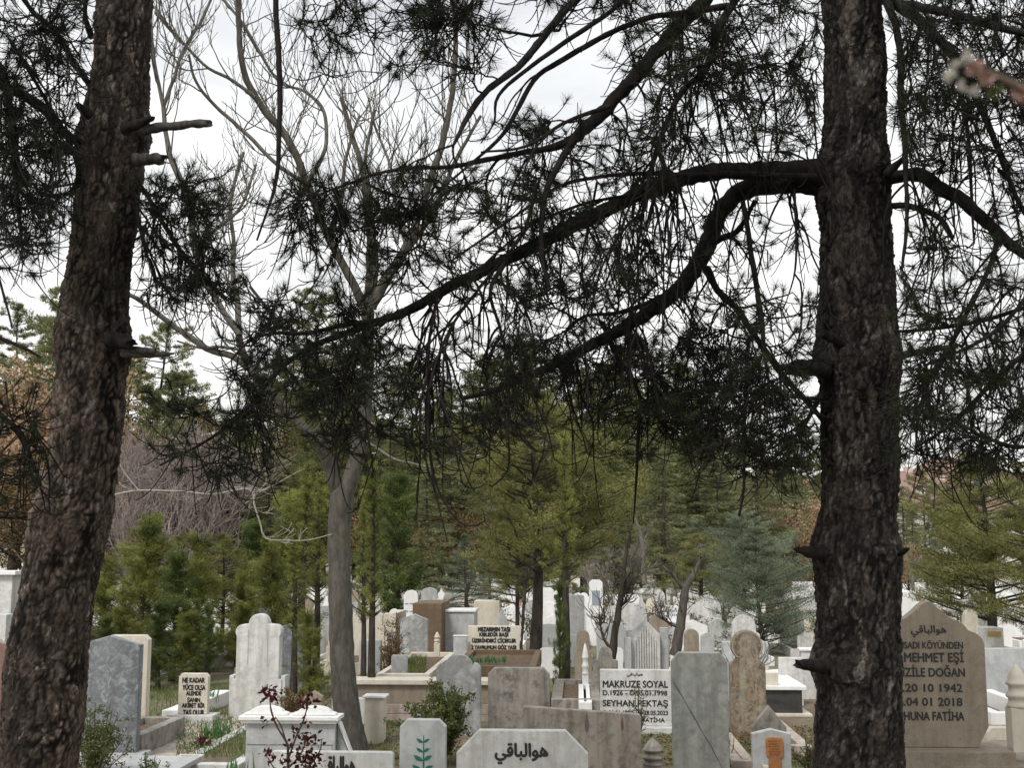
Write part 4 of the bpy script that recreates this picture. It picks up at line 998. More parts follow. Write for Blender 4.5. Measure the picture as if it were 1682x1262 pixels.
stone(860, 1053, 1162, 8.1, o_slope(.06, .03), M['brownish'], 'long low brown-grey slab whose top slopes to the right, with dark run stains', th=.08, parts=[p_stains([(.04, .94, .018, .13, 'darkstain'), (.34, .90, .012, .09, 'redstain')])])
stone(986, 1102, 1101, 10.9, o_rect, M['white'], 'white rectangular stone lettered in black with two full names and dates', th=.08, z0=.06, plinth=(.8, .1, .3, M['white']), bold=.012,
      lines=[(AR, 1030, 1056, 1106, 1113), ('MAKRUZE SOYAL', 991, 1097, 1119, 1130), ('D.1926 - Ö.05.01.1998', 991, 1096, 1135, 1143), ('SEYHAN PEKTAŞ', 991, 1097, 1151, 1161), ('D.01.01.1950 - Ö.28.05.2023', 992, 1097, 1168, 1175), ('RUHUNA FATİHA', 1010, 1092, 1180, 1187)], parts=[lambda e, w_, h, th: boxes('rule', [(-w_ * .32, w_ * .32, -th / 2 - .003, -th / 2 - .001, h * .625, h * .633)], M['ink'], e, 0)])
stone(1104, 1195, 1073, 8.8, o_cham(.13, .16), M['greygreen'], 'tall grey-green marble stone crossed by one long dark diagonal vein', th=.1, parts=[p_vein])
stone(1198, 1256, 1036, 10.8, o_disc, M['lichen'], 'brown lichened sandstone headstone with a round disc head', th=.1, parts=[p_ring], plinth=(.42, .06, .22, M['tan']))
stone(1236, 1291, 1160, 9.6, o_gable(.62), M['grey_brown'] if 'grey_brown' in M else M['stained'], 'plain pointed grey stone right behind the little orange script stone', th=.08)
stone(1236, 1299, 1199, 8.9, o_gable(.12), M['grey_light'], 'little gabled stone with an orange vase-shaped inset of worn script', th=.08, parts=[p_orange_inset])
stone(1436, 1613, 988, 7.5, o_ogee, M['tan'], 'large tan headstone with ogee pointed top and seven lettered lines behind the right pine', pyb=1229, th=.11, bold=.012,
      lines=[(AR, 1498, 1554, 1028, 1047), ('KUSADI KÖYÜNDEN', 1471, 1581, 1055, 1066), ('H.MEHMET EŞİ', 1471, 1582, 1073, 1088), ('MENZİLE DOĞAN', 1456, 1584, 1098, 1112), ('D.20 10 1942', 1470, 1580, 1124, 1137), ('Ö.04 01 2018', 1470, 1580, 1147, 1160), ('RUHUNA FATİHA', 1468, 1583, 1170, 1184)],
      plinth=(.86, .5, .40, M['tan']))
finial(1668, 1090, 7.5, 34, M['cream'], 'thick turned stone post with pointed finial at the right edge', pyb=1236)
boxp = boxes('grave_surround', [(-.5, .62, -1.08, 1.0, 0, .335)], M['tan'], None)
boxp.location = (W(1650, 1262, 7.6).x + .1, 8.4, 0); boxp.rotation_euler = (0, 0, ROT); tag(boxp, 'tan stone ledge under the turned post at the right edge', 'grave surround')
stone(1622, 1690, 1196, 8.3, o_cham(.12), M['cream'], 'short cream stone with cut corner between the tan headstone and the turned post', th=.07, z0=.3)
stone(1612, 1760, 1066, 10.6, o_rect, M['grey_light'], 'long grey-white marble wall panel behind the turned post', th=.1)
kerb(1625, 1740, 9.0, 10.5, M['bright'], 'bright marble grave frame sloping past the tan headstone', ht=.42, dz=.12, soilmat='soil')
stone(1619, 1649, 1032, 13.0, o_rect, M['white'], 'small white block with a gold plaque, above the marble wall panel', th=.3, parts=[p_plaque], pyb=1064, plinth=(.34, .6, .36, M['white']))
stone(1574, 1617, 1002, 13.4, o_crest, M['cream'], 'cream headstone with stepped round top right of the ogee headstone', th=.1)
stone(1600, 1634, 988, 15.5, o_rect, M['white'], 'plain tall white slab seen behind the cream stepped headstone', th=.5)
stone(1478, 1506, 972, 17, o_rect, M['bright'], 'bright white slab just right of the dark pine trunk', th=.5)
stone(1528, 1570, 990, 18, o_gable(.1), M['bright'], 'white gabled slab behind the point of the ogee headstone', th=.12)
finial(1072, 1212, 8.4, 34, M['brownish'], 'low pointed stone finial between the lettered stone and the veined stone')
# white flower box with black granite front
e = empty('tomb_chest', (W(1287, 1160, 12).x, 12.0, gz(12) - .02), ROT, 'low black granite chest with white marble lid right of the disc-headed stone', 'tomb')
boxes('body', [(-.17, .18, 0, 1.6, 0, .26)], M['black'], e); boxes('lid', [(-.21, .22, -.03, 1.63, .262, .30)], M['bright'], e); boxes('base', [(-.24, .26, -.08, 1.68, .0, .045)], M['cream'], e)
b_ = boxes('flower_box', [(-.07, .07, -.06, .06, 0, .12)], M['cream'], None); b_.location = (W(1265, 1135, 12.1).x, 12.1, gz(12) + .279); tag(b_, 'little cream stone block resting on the lid of the black chest', 'stone block')
stone(1187, 1262, 1055, 13.5, o_rect, M['grey_light'], 'pale blue-grey rectangular slab directly behind the disc-headed stone', th=.1)
stone(1280, 1318, 1081, 13.0, o_rect, M['white'], 'small white stone with a painted green tulip', th=.08, parts=[p_tulip])
stone(1316, 1350, 1070, 13.6, o_rect, M['white'], 'white slab right of the tulip stone, half hidden by the pine trunk', th=.1, parts=[p_cap(.03)])
kerb(1262, 1330, 9.7, 12.2, M['path'], 'pinkish grave frame with grass in it right of the little orange script stone', ht=.08, dz=.02, soilmat='ground')
kerb(1200, 1236, 9.2, 10.6, M['path'], 'narrow pinkish grave frame at the foot of the disc-headed stone', ht=.05, dz=.01, soilmat='ground')
# fluted stones and arches in the middle distance
stone(1036, 1084, 1018, 14.4, o_point if False else o_gable(.5), M['white'], 'white fluted headstone shaped like rising rays, behind the names stone', th=.14, parts=[p_rays])
stone(1026, 1037, 1048, 14.3, o_rect, M['grey_light'], 'narrow grey pillar left of the fluted ray stone', th=.1)
stone(1084, 1098, 1032, 14.5, o_rect, M['grey_light'], 'narrow grey pillar right of the fluted ray stone', th=.1)
stone(1036, 1072, 978, 18.5, o_point, M['bright'], 'tall white baroque headstone with spiked top behind the fluted ray stone', th=.16)
stone(1066, 1098, 1010, 16.5, o_round(.5), M['tan'], 'tan round-arched headstone right of the fluted ray stone', th=.12)
stone(944, 972, 1036, 16.0, o_stepround, M['tan'], 'tan round-headed stone left of the white lobed stones', th=.12)
stone(1121, 1152, 1034, 15.8, o_stepround, M['tan'], 'tan round-headed stone above the veined marble stone', th=.12)
stone(1152, 1173, 1040, 15.4, o_round(.4), M['grey_light'], 'small grey round-topped stone beside the tan round-headed one', th=.1)
stone(972, 1018, 1064, 12.6, o_crest, M['stained2'] if 'stained2' in M else M['stained'], 'weathered lobed headstone with scalloped shoulders behind the names stone', th=.1)
finial(961, 1056, 12.9, 11, M['bright'], 'slim white finial post beside the scalloped headstone')
kerb(950, 972, 11.4, 12.9, M['bright'], 'thin white kerb running back to the slim finial post', ht=.2, tw=.05)
stone(926, 960, 978, 19, o_soft(.12), M['white'], 'tall white slab with softened corners behind the dark thuja stem', th=.12)
stone(968, 990, 953, 23, o_cham(.2), M['bright'], 'white cut-corner stone with a dark square emblem in the far rows', th=.1, parts=[lambda e, w_, h, th: boxes('emblem', [(-w_ * .3, w_ * .3, -th / 2 - .004, -th / 2 - .001, h * .62, h * .84)], M['inkblue'], e, 0)])
stone(1090, 1120, 996, 20, o_rect, M['bright'], 'small bright panel with two rows of blue-grey marks right of the baroque headstone', th=.1, pyb=1022, plinth=(.4, .62, .3, M['white']), parts=[lambda e, w_, h, th: boxes('worn_lettering', [(-w_ * .38 + k * w_ * .11, -w_ * .38 + k * w_ * .11 + w_ * .07, -th / 2 - .004, -th / 2 - .001, h * z_, h * (z_ + .14)) for z_ in (.62, .36) for k in range(2 if z_ < .5 else 0, 7)], M['inkblue'], e, 0)])
# the raised terrace with its graves
TW2 = .58
kerb(905, 986, 11.6, 13.4, M['stained'], 'stained dark grave frame behind the long brown slab', ht=.20, tw=.1)
te = empty('terrace_wall', (W(715, 1150, 11.6).x, 11.6, -.03), ROT, 'low stone terrace wall with white coping and beige and brown courses behind the bush', 'terrace wall')
TW = .95
boxes('coping', [(-TW, TW2, -.04, .26, .365, .41)], M['cream'], te); boxes('beige_course', [(-TW, TW2, .0, .2, .19, .364)], M['tan'], te); boxes('brown_course', [(-TW, TW2, -.015, .2, .10, .189), (-TW, TW2, -.025, .2, 0, .097)], M['path'], te)
boxes('filling', [(-TW + .02, TW2 - .02, .262, 4.4, 0, .335)], M['ground'], te, 0)
ZT = .36
stone(657, 703, 1009, 14.6, o_gable(.2), M['cloudy'], 'grey veined gabled headstone on the terrace, in front of a brown box', z0=ZT, th=.1, plinth=(.62, .04, .25, M['white']))
b_ = boxes('tomb_chest', [(-.2, .16, 0, .9, 0, .62)], M['brownbox'], None); b_.location = (W(704, 1040, 15.2).x, 15.2, .3); b_.rotation_euler = (0, 0, ROT); tag(b_, 'dark brown stone chest behind the gabled headstone on the terrace', 'tomb')
stone(722, 781, 1006, 15.6, o_rect, M['grey_light'], 'light grey boxy panel with white top behind the small terrace stones', z0=.2, th=.5, parts=[p_cap(.03, .02)])
stone(643, 669, 1077, 12.2, o_cham(.08), M['grey_light'], 'small grey foot stone at the left of the terrace', z0=ZT, th=.07)
stone(745, 767, 1046, 14.2, o_rect, M['grey_light'], 'small plain upright panel left of the cream wall of lettering', z0=ZT, th=.06, parts=[p_cap(.012, .006)])
finial(642, 1034, 13.6, 11, M['stained'], 'weathered grey finial post at the left of the terrace graves', pyb=1078)
finial(718, 1038, 13.2, 10, M['cream'], 'cream finial post at the right corner of the terrace grave', pyb=1079)
kerb(618, 706, 11.95, 14.4, M['cream'], 'pinkish cream kerb frame of the left terrace grave', ht=.06, tw=.06, z0=ZT - .05)
kerb(742, 880, 12.1, 14.0, M['brownbox'], 'brown kerb frame with green iris leaves on the terrace', ht=.12, tw=.07, z0=ZT - .05)
stone(769, 858, 1029, 14.3, o_rect, M['cream'], 'broad cream panel with four lines of bold black lettering', z0=ZT, th=.1, bold=.03,
      lines=[('MEZARIMIN TAŞI', 786, 838, 1031, 1038), ('KIBLEDİR BAŞI', 788, 835, 1040, 1046), ('ÜZERİNDEKİ ÇİÇEKLER', 776, 848, 1050, 1056), ('2 YAVRUMUN GÖZ YAŞI', 775, 848, 1061, 1067)])
boxes('_x', [], None, None) if False else None
stone(638, 654, 1008, 15.5, o_rect, M['cream'], 'cream side wall of a grave left of the gabled terrace headstone', th=.9, z0=.1)
stone(660, 690, 970, 21, o_stepround, M['blueish'] if 'blueish' in M else M['bright'], 'blue-white headstone with rows of faint script left of the pale round-topped one', th=.1, parts=[lambda e, w_, h, th: boxes('faint_script', [(-w_ * .3 + k * .08, -w_ * .3 + k * .08 + .055, -th / 2 - .004, -th / 2 - .001, h * z_, h * z_ + .022) for z_ in (.45, .55, .66, .78) for k in range(5)], M['inkblue'], e, 0)])
stone(692, 718, 966, 20, o_round(.3), M['grey_light'], 'pale grey stone with shallow round top near the small blue cedar', th=.1)
stone(812, 836, 1000, 17.5, o_ogee, M['white'], 'white ogee stone behind the cream lettered panel', th=.1)
stone(780, 822, 988, 18.6, o_rect, M['cream'], 'large cream box behind the cream lettered panel', th=.6)
# stones low on the left and right of the bare tree
stone(600, 631, 1148, 10.3, o_rect, M['cream'], 'narrow cream slab with a thin white cap behind the slim thuja stems', th=.16, parts=[p_cap(.02, .02)])
stone(590, 626, 1052, 13.0, o_rect, M['grey_light'], 'pale panel glimpsed between the bare tree and the slim stems', th=.1)
stone(500, 530, 1136, 10.8, o_gable(.3), M['tan'], 'small beige gabled stone behind the right arch of the white tomb', th=.08)
stone(545, 600, 1148, 11.3, o_rect, M['white'], 'low white stone behind the grey tree trunk', th=.1)
stone(460, 500, 1024, 14.5, o_gable(.15), M['grey'], 'dark grey stone in the shade right of the three-lobed headstone', th=.1)
stone(0, 22, 945, 15, o_rect, M['white'], 'tall white pillar with moulded cap at the far left edge', th=.3, parts=[p_cap(.05, .06)])
stone(-30, 12, 1010, 14.0, o_rect, M['white'], 'lower white wall at the far left edge below the pillar', th=.2)
stone(120, 147, 990, 15.5, o_rect, M['bright'], 'thin bright slab showing right behind the leaning pine', th=.1)
# the planted frame with grass and its small marble pot
kerb(284, 398, 8.95, 11.15, M['white'], 'white marble grave frame full of grass left of the twin arched tomb', ht=.07, tw=.09, dz=.02, soilmat='ground')
kerb(268, 300, 11.3, 12.9, M['bright'], 'narrow bright grave frame behind the small poem stone', ht=.14)
b_ = boxes('paving_slab', [(-.35, .35, -.9, 2.2, 0, .035)], M['path'], None); b_.location = (W(268, 1200, 9.4).x, 9.6, .0); b_.rotation_euler = (0, 0, ROT); tag(b_, 'pinkish paving strip between the box grave and the grassy frame', 'paving')
e = empty('stone_trough', (W(311, 1248, 9.1).x, 9.1, .035), ROT, 'little square marble trough on the paving, lower left', 'trough')
boxes('wall', [(-.09, .09, -.07, -.045, 0, .07), (-.09, .09, .045, .07, 0, .07), (-.09, -.065, -.044, .044, 0, .069), (.065, .09, -.044, .044, 0, .069)], M['cream'], e, .003); boxes('bottom', [(-.064, .064, -.043, .043, 0, .03)], M['stained'], e, 0)
e = empty('tomb_chest', (W(240, 1240, 8.5).x, 8.5, 0), ROT, 'near white marble chest with fluted end and flat lid, bottom left', 'tomb')
boxes('body', [(-.30, .16, -.9, .55, 0, .07)], M['white'], e); boxes('lid', [(-.34, .20, -.95, .6, .0715, .105)], M['grey_light'], e)
boxes('flute', [(.162, .175, -.86 + k * .09, -.82 + k * .09, .005, .07) for k in range(15)], M['white'], e, .002)

# ================================================================ small plants
def bush(pxc, pyb, pyt, wpx, Y, mat, label, name='bush', cat='bush', n=1800, leaf=.028, z0=None, stems=14, seed=0, stem='stem_green', lean=0):
    g = np.random.default_rng(seed + 100)
    b0 = W(pxc, 1000, Y); z0 = gz(Y) if z0 is None else z0; top = W(pxc, pyt, Y).z; h = top - z0; w_ = PW(wpx, Y)
    e = empty(name, (b0.x, Y, z0), 0, label, cat)
    paths = []; rad = []; C_ = []; D_ = []
    for k in range(stems):
        a = g.uniform(0, 6.28); rr = g.uniform(.1, 1) * w_ / 2; hh = h * g.uniform(.55, 1.0) * (1 - .35 * (rr / (w_ / 2)) ** 2)
        P = smooth_path(np.array([(0, 0, 0), (math.cos(a) * rr * .35, math.sin(a) * rr * .35, hh * .4), (math.cos(a) * rr * .8 + lean * .5, math.sin(a) * rr * .8, hh * .75), (math.cos(a) * rr + lean, math.sin(a) * rr, hh)]), 9)
        paths.append(P); rad.append(np.linspace(.006, .002, 9))
        for q in range(5):
            j = g.integers(3, 8); s_ = unit(g.normal(size=3) * np.array([1, 1, .5]) + np.array([0, 0, .4])); L = g.uniform(.1, .25) * min(1.4, h)
            Q = P[j] + np.linspace(0, 1, 9)[:, None] * s_ * L; paths.append(Q); rad.append(np.linspace(.003, .0015, 9))
    allp = np.array(paths); m_ = len(allp)
    ii = g.integers(0, m_, n); tt = g.beta(2.2, 1.2, n) * 8; j0 = np.minimum(tt.astype(int), 7)
    c = allp[ii, j0] * (1 - (tt - j0))[:, None] + allp[ii, j0 + 1] * (tt - j0)[:, None] + g.normal(size=(n, 3)) * .02 * h
    d = unit(g.normal(size=(n, 3)) + np.array([0, 0, .35])); V_, F_ = leaves(c, d, g.uniform(.6, 1.2, n) * leaf, g.uniform(.35, .6, n) * leaf, g)
    b_ = Buf(); v, f = tubes(allp, np.array(rad), 4); b_.add(v, f); b_.build('stems', [M[stem]], e)
    b_ = Buf(); b_.add(V_, F_); b_.build('leaves', [M[mat]], e)
    return e
bush(165, 1262, 1140, 150, 8.4, 'bushleaf', 'open leafy shrub in front of the dark grey gabled stone', n=3800, leaf=.022, seed=1, stems=24, name='shrub', cat='shrub')
bush(730, 1262, 1108, 165, 9.3, 'bushleaf', 'glossy green bush in front of the cloudy lobed headstone', n=9500, leaf=.027, seed=2, stems=46)
bush(1045, 1190, 1120, 40, 10.2, 'bushleaf', 'spindly shrub in front of the names stone', n=260, leaf=.02, seed=3, name='shrub', cat='shrub')
bush(165, 1080, 1000, 80, 14.5, 'rust', 'rusty brown shrub above the grey gabled stone', n=2400, leaf=.03, seed=4, name='shrub', cat='shrub', stems=22)
bush(650, 1110, 1000, 50, 13.0, 'rust', 'brownish bushy shrub left of the terrace graves', n=2600, leaf=.025, seed=5, name='shrub', cat='shrub', stems=20)
bush(1320, 1262, 1210, 60, 9.0, 'grass', 'low weedy clump left of the right pine trunk', n=500, leaf=.02, seed=6, name='weed_clump', cat='weeds')
bush(255, 1262, 1238, 70, 8.6, 'grass', 'low green weeds by the near marble chest', n=500, leaf=.02, seed=7, name='weed_clump', cat='weeds')
bush(340, 1230, 1205, 30, 9.8, 'redleaf', 'small dark purple plant in the grassy frame', n=500, leaf=.022, seed=8, name='purple_plant', cat='plant')
bush(1560, 1000, 930, 70, 24, 'bushleaf', 'low shrub in the far graves right of the pine', n=900, leaf=.06, seed=9, name='shrub', cat='shrub')
bush(1078, 1010, 952, 46, 17.5, 'rust', 'pinkish brown bush right of the white baroque headstone', n=1400, leaf=.035, seed=10, name='shrub', cat='shrub')
bush(20, 1090, 1000, 40, 12.6, 'rust', 'thin shrub with reddish buds at the far left edge', n=500, leaf=.02, seed=11, name='shrub', cat='shrub')
bush(500, 1175, 1120, 110, 11.2, 'rust', 'low brown bush behind the twin arched tomb', n=2400, leaf=.025, seed=12, name='shrub', cat='shrub', stems=22)
bush(820, 1020, 972, 36, 19, 'rust', 'orange-brown bush behind the cream boxes', n=700, leaf=.04, seed=13, name='shrub', cat='shrub')
# rose bush with dark red leaves
YR_ = 6.9
z0 = 0; b0 = W(470, 1262, YR_); e = empty('rose_bush', (b0.x, YR_, 0), 0, 'bare rose bush with dark red young leaves in front of the twin arched tomb', 'rose bush'); offr = (b0.x, YR_, 0)
b_ = Buf(); tips = []
for pts in ([(474, 1400, 8), (474, 1300, 7), (473, 1245, 6), (471, 1222, 5), (455, 1195, 4), (446, 1170, 4), (443, 1148, 3)], [(473, 1250, 5), (485, 1215, 4), (498, 1185, 4), (504, 1165, 3), (506, 1152, 3)], [(471, 1225, 4), (462, 1195, 3), (452, 1178, 2)],
            [(474, 1262, 5), (490, 1245, 4), (500, 1225, 3), (498, 1208, 3)], [(474, 1280, 5), (505, 1262, 4), (525, 1235, 3), (528, 1215, 2)], [(474, 1290, 5), (450, 1262, 3), (440, 1245, 3)], [(474, 1300, 5), (495, 1275, 4), (512, 1262, 3)]):
    limb(b_, trace([(a_[0], a_[1], a_[2] * .62) for a_ in pts], YR_, YR_), 0, 6, .01, .1)
b_.build('stems', [M['rose_stem']], e, offr, True)
b_ = Buf(); g = np.random.default_rng(5)
for px, py, rr, n in ((443, 1135, 17, 30), (446, 1150, 14, 20), (455, 1140, 12, 12), (506, 1152, 16, 26), (500, 1160, 12, 12), (490, 1210, 18, 24), (512, 1218, 18, 22), (438, 1188, 12, 9), (500, 1187, 12, 9), (500, 1240, 30, 50), (490, 1255, 34, 60), (515, 1250, 22, 40), (437, 1240, 12, 12), (448, 1250, 12, 10)):
    c = np.array([W(px + g.normal() * rr * .5, py + g.normal() * rr * .35, YR_ + g.normal() * .04) for _ in range(n)]); d = g.normal(size=(n, 3)) + np.array([0, 0, .3])
    V_, F_ = leaves(c, d, g.uniform(.022, .044, n), g.uniform(.014, .024, n), g); b_.add(V_, F_)
b_.build('leaves', [M['redleaf']], e, offr)
# iris and grass clumps
def iris(px, pyb, pyt, wpx, Y, label, n=40, z0=None, mat='iris'):
    g = np.random.default_rng(int(px)); z0 = gz(Y) if z0 is None else z0; h = W(px, pyt, Y).z - z0; w_ = PW(wpx, Y)
    c = np.stack([g.uniform(-w_ / 2, w_ / 2, n), g.uniform(-.1, .1, n), np.zeros(n)], 1); d = unit(np.stack([g.normal(size=n) * .22, g.normal(size=n) * .22, np.ones(n)], 1))
    V_, F_ = leaves(c, d, g.uniform(.6, 1.1, n) * h, g.uniform(.012, .022, n), g); b_ = Buf(); b_.add(V_, F_)
    o = b_.build('iris_clump', [M[mat]]); o.location = (W(px, 1000, Y).x, Y, z0); return tag(o, label, 'plant')
iris(362, 1205, 1178, 40, 10.4, 'upright green iris leaves in the grassy frame below the poem stone')
iris(400, 1262, 1235, 40, 8.3, 'bluish green iris leaves at the foot of the twin arched tomb', 30)
iris(800, 1105, 1076, 60, 12.8, 'fresh green iris leaves in front of the cream lettered panel', 90, ZT + .06)
iris(545, 1262, 1225, 24, 7.9, 'slim iris leaves right beside the rose bush', 12)
iris(348, 1160, 1122, 20, 12.4, 'green iris leaves between the poem stone and the three-lobed stone', 40)
iris(1425, 1262, 1228, 30, 7.0, 'green blades at the foot of the ogee headstone', 14)
iris(1185, 1225, 1195, 16, 9.6, 'small grass tuft beside the veined stone', 30, None, 'grass')
# grass: stuff
gb = Buf(); g = np.random.default_rng(21)
def patch(x0, y0, x1, y1, n, hgt=.07, z=None):
    px = g.uniform(x0, x1, n); py = g.uniform(y0, y1, n); c = []
    for a_, b_ in zip(px, py):
        Yg = (EYE - (z or 0)) / ((b_ - 900) / FPX) ; v = W(a_, b_, 1.0); t_ = (EYE - (z or 0)) / max(1e-3, (EYE - v.z)); Yg = t_
        if Yg > 15: continue
        c.append((W(a_, b_, Yg).x, Yg, (z or gz(Yg)) - .005))
    c = np.array(c); n = len(c); d = unit(np.stack([g.normal(size=n) * .35, g.normal(size=n) * .35, np.ones(n)], 1)); V_, F_ = blades(c, d, g.uniform(.4, 1.1, n) * hgt, .006, g); gb.add(V_, F_)
patch(290, 1165, 420, 1245, 3000, .05, .07); patch(240, 1110, 420, 1200, 3000, .08); patch(628, 1168, 760, 1260, 7000, .03); patch(1195, 1195, 1345, 1262, 2600, .04); patch(540, 1150, 640, 1262, 2500, .06); patch(500, 1080, 640, 1160, 2500, .08)
patch(880, 1160, 1110, 1262, 1500, .05); patch(650, 1080, 700, 1110, 800, .09, ZT); patch(150, 1080, 420, 1150, 3000, .1)
tag(gb.build('grass', [M['grass']]), 'thin short grass on the ground between the graves', 'grass', kind='stuff')

lb = Buf(); g = np.random.default_rng(33); pts_ = []
for x0, y0, x1, y1, n_ in ((1055, 1190, 1108, 1262, 500), (1195, 1198, 1345, 1262, 1500), (140, 1170, 285, 1262, 900), (285, 1175, 400, 1245, 350), (600, 1165, 760, 1262, 700), (540, 1150, 640, 1262, 400), (880, 1150, 1110, 1200, 400), (1500, 1236, 1600, 1262, 100)):
    for a_, b_ in zip(g.uniform(x0, x1, n_), g.uniform(y0, y1, n_)):
        v = W(a_, b_, 1.0); t_ = EYE / max(1e-3, EYE - v.z)
        if t_ < 14: pts_.append((W(a_, b_, t_).x, t_, gz(t_) + .012 + g.uniform(0, .01)))
pts_ = np.array(pts_); n_ = len(pts_); V_, F_ = leaves(pts_, g.normal(size=(n_, 3)) * np.array([1, 1, .18]), g.uniform(.02, .045, n_), g.uniform(.008, .02, n_), g); lb.add(V_, F_)
tag(lb.build('fallen_leaves', [M['rust']]), 'brown fallen leaves and needles scattered between the graves', 'litter', kind='stuff')

# ================================================================ the far rows of graves
def copy_thing(root, loc, rz, label=None, group=None, sc=1):
    r = root.copy(); COL.objects.link(r); r.location = loc; r.rotation_euler = (0, 0, rz); r.scale = (sc, sc, sc)
    if label: r['label'] = label
    if group: r['group'] = group
    for ch in root.children:
        c = ch.copy(); COL.objects.link(c); c.parent = r
    return r
def grave_proto(outline, w_, h, mat, kmat, label, L=2.0, foot=.45, ht=.25, th=.1, extra=None):
    e = empty('grave', (0, 0, 0), 0, label, 'grave', None)
    me = slab_mesh('headstone', outline(w_, h), th, .006); o = link('headstone', me, mat, e); o.location = (0, L - th / 2, .0)
    kw = max(w_ * 1.15, .7)
    if ht > 0:
        boxes('kerb', [(-kw / 2, kw / 2, 0, .08, 0, ht), (-kw / 2, -kw / 2 + .08, .081, L - .12, 0, ht - .002), (kw / 2 - .08, kw / 2, .081, L - .12, 0, ht - .002)], kmat, e, 0)
        boxes('soil', [(-kw / 2 + .07, kw / 2 - .07, .07, L - .13, .0, ht - .05)], M['soil'], e, 0)
    if foot:
        me = slab_mesh('footstone', outline(w_ * .6, foot), .07, .005); o = link('footstone', me, mat, e); o.location = (0, .04, ht)
    if extra: extra(e, w_, h, L)
    return e
protos = [
 (grave_proto(o_cham(.12), .62, 1.0, M['bright'], M['bright'], '.', foot=.4), 'white grave with cut-corner headstone'),
 (grave_proto(o_rect, .9, .75, M['white'], M['white'], '.', foot=0, ht=.38), 'wide white grave with rectangular panel'),
 (grave_proto(o_round(.5), .55, 1.05, M['white'], M['bright'], '.', foot=.4), 'white grave with round-topped headstone'),
 (grave_proto(o_gable(.22), .66, .95, M['bright'], M['cream'], '.', foot=.35), 'white gabled grave with cream kerb'),
 (grave_proto(o_ogee, .62, 1.1, M['white'], M['white'], '.', foot=.4), 'white grave with ogee headstone'),
 (grave_proto(o_crest, .6, 1.1, M['cream'], M['cream'], '.', foot=.4), 'cream grave with scalloped headstone'),
 (grave_proto(o_rect, 1.3, .55, M['bright'], M['bright'], '.', foot=.5, ht=.5, L=2.1), 'broad double grave with low panel'),
 (grave_proto(o_tri, .62, 1.15, M['bright'], M['bright'], '.', foot=.4), 'white grave with three-lobed headstone'),
 (grave_proto(o_stepround, .55, .95, M['tan'], M['tan'], '.', foot=0, ht=.2), 'tan sandstone grave with round head'),
 (grave_proto(o_cham(.15), .6, .9, M['grey_light'], M['grey_light'], '.', foot=.35), 'grey grave with cut-corner headstone'),
 (grave_proto(o_point, .6, 1.3, M['bright'], M['white'], '.', foot=.5), 'white grave with spiked headstone'),
 (grave_proto(o_rect, .55, 1.2, M['bright'], M['bright'], '.', foot=.8, ht=.3), 'white grave with two tall slabs'),
 (grave_proto(o_gable(.3), .5, .8, M['orangepale'], M['cream'], '.', foot=0), 'pale orange gabled grave'),
]
wts = np.array([15, 5, 11, 12, 9, 9, 1.5, 7, 7, 9, 6, 6, 3.]); wts /= wts.sum()
g = np.random.default_rng(77); spots = []
Y = 16.2
while Y < 88:
    rowx = g.uniform(0, 1); x = -.46 * Y - 2 + rowx
    while x < .46 * Y + 2:
        X = x + .054 * (Y - 16); yy = Y + g.normal() * .18
        px, py = px_of((X, yy, gz(yy, X) + .9))
        ok = -40 < px < 1720
        if px < 560 and Y > 24 and g.random() < .45: ok = False
        if 620 < px < 900 and Y < 19.5: ok = False
        if g.random() < .07 or (1120 < px < 1350 and yy < 17.5): ok = False
        if 560 < px < 860 and py > 1000: ok = ok and g.random() < .5
        if ok: spots.append((yy, X))
        x += g.uniform(.8, 1.2)
    Y += 2.0 if Y < 45 else 2.8
spots.sort()
LM = [(60, 'at the far left edge'), (250, 'beside the leaning pine'), (380, 'above the poem stone'), (500, 'above the three-lobed headstone'), (600, 'behind the bare tree'), (650, 'behind the slim stems'), (710, 'above the terrace'), (780, 'under the small blue cedar'), (870, 'above the lettered panel'), (940, 'beside the thick trunk'), (1000, 'above the scalloped headstone'), (1060, 'above the ray stone'), (1110, 'above the names stone'), (1180, 'above the veined stone'), (1250, 'above the disc-headed stone'), (1340, 'above the tulip stone'), (1490, 'hugging the right pine'), (1560, 'above the ogee headstone'), (1630, 'above the plaque block'), (9999, 'at the right edge')]
def zones(px):
    for a_, n_ in LM:
        if px < a_: return n_
first = {}; n_ind = 0; stuff = Buf()
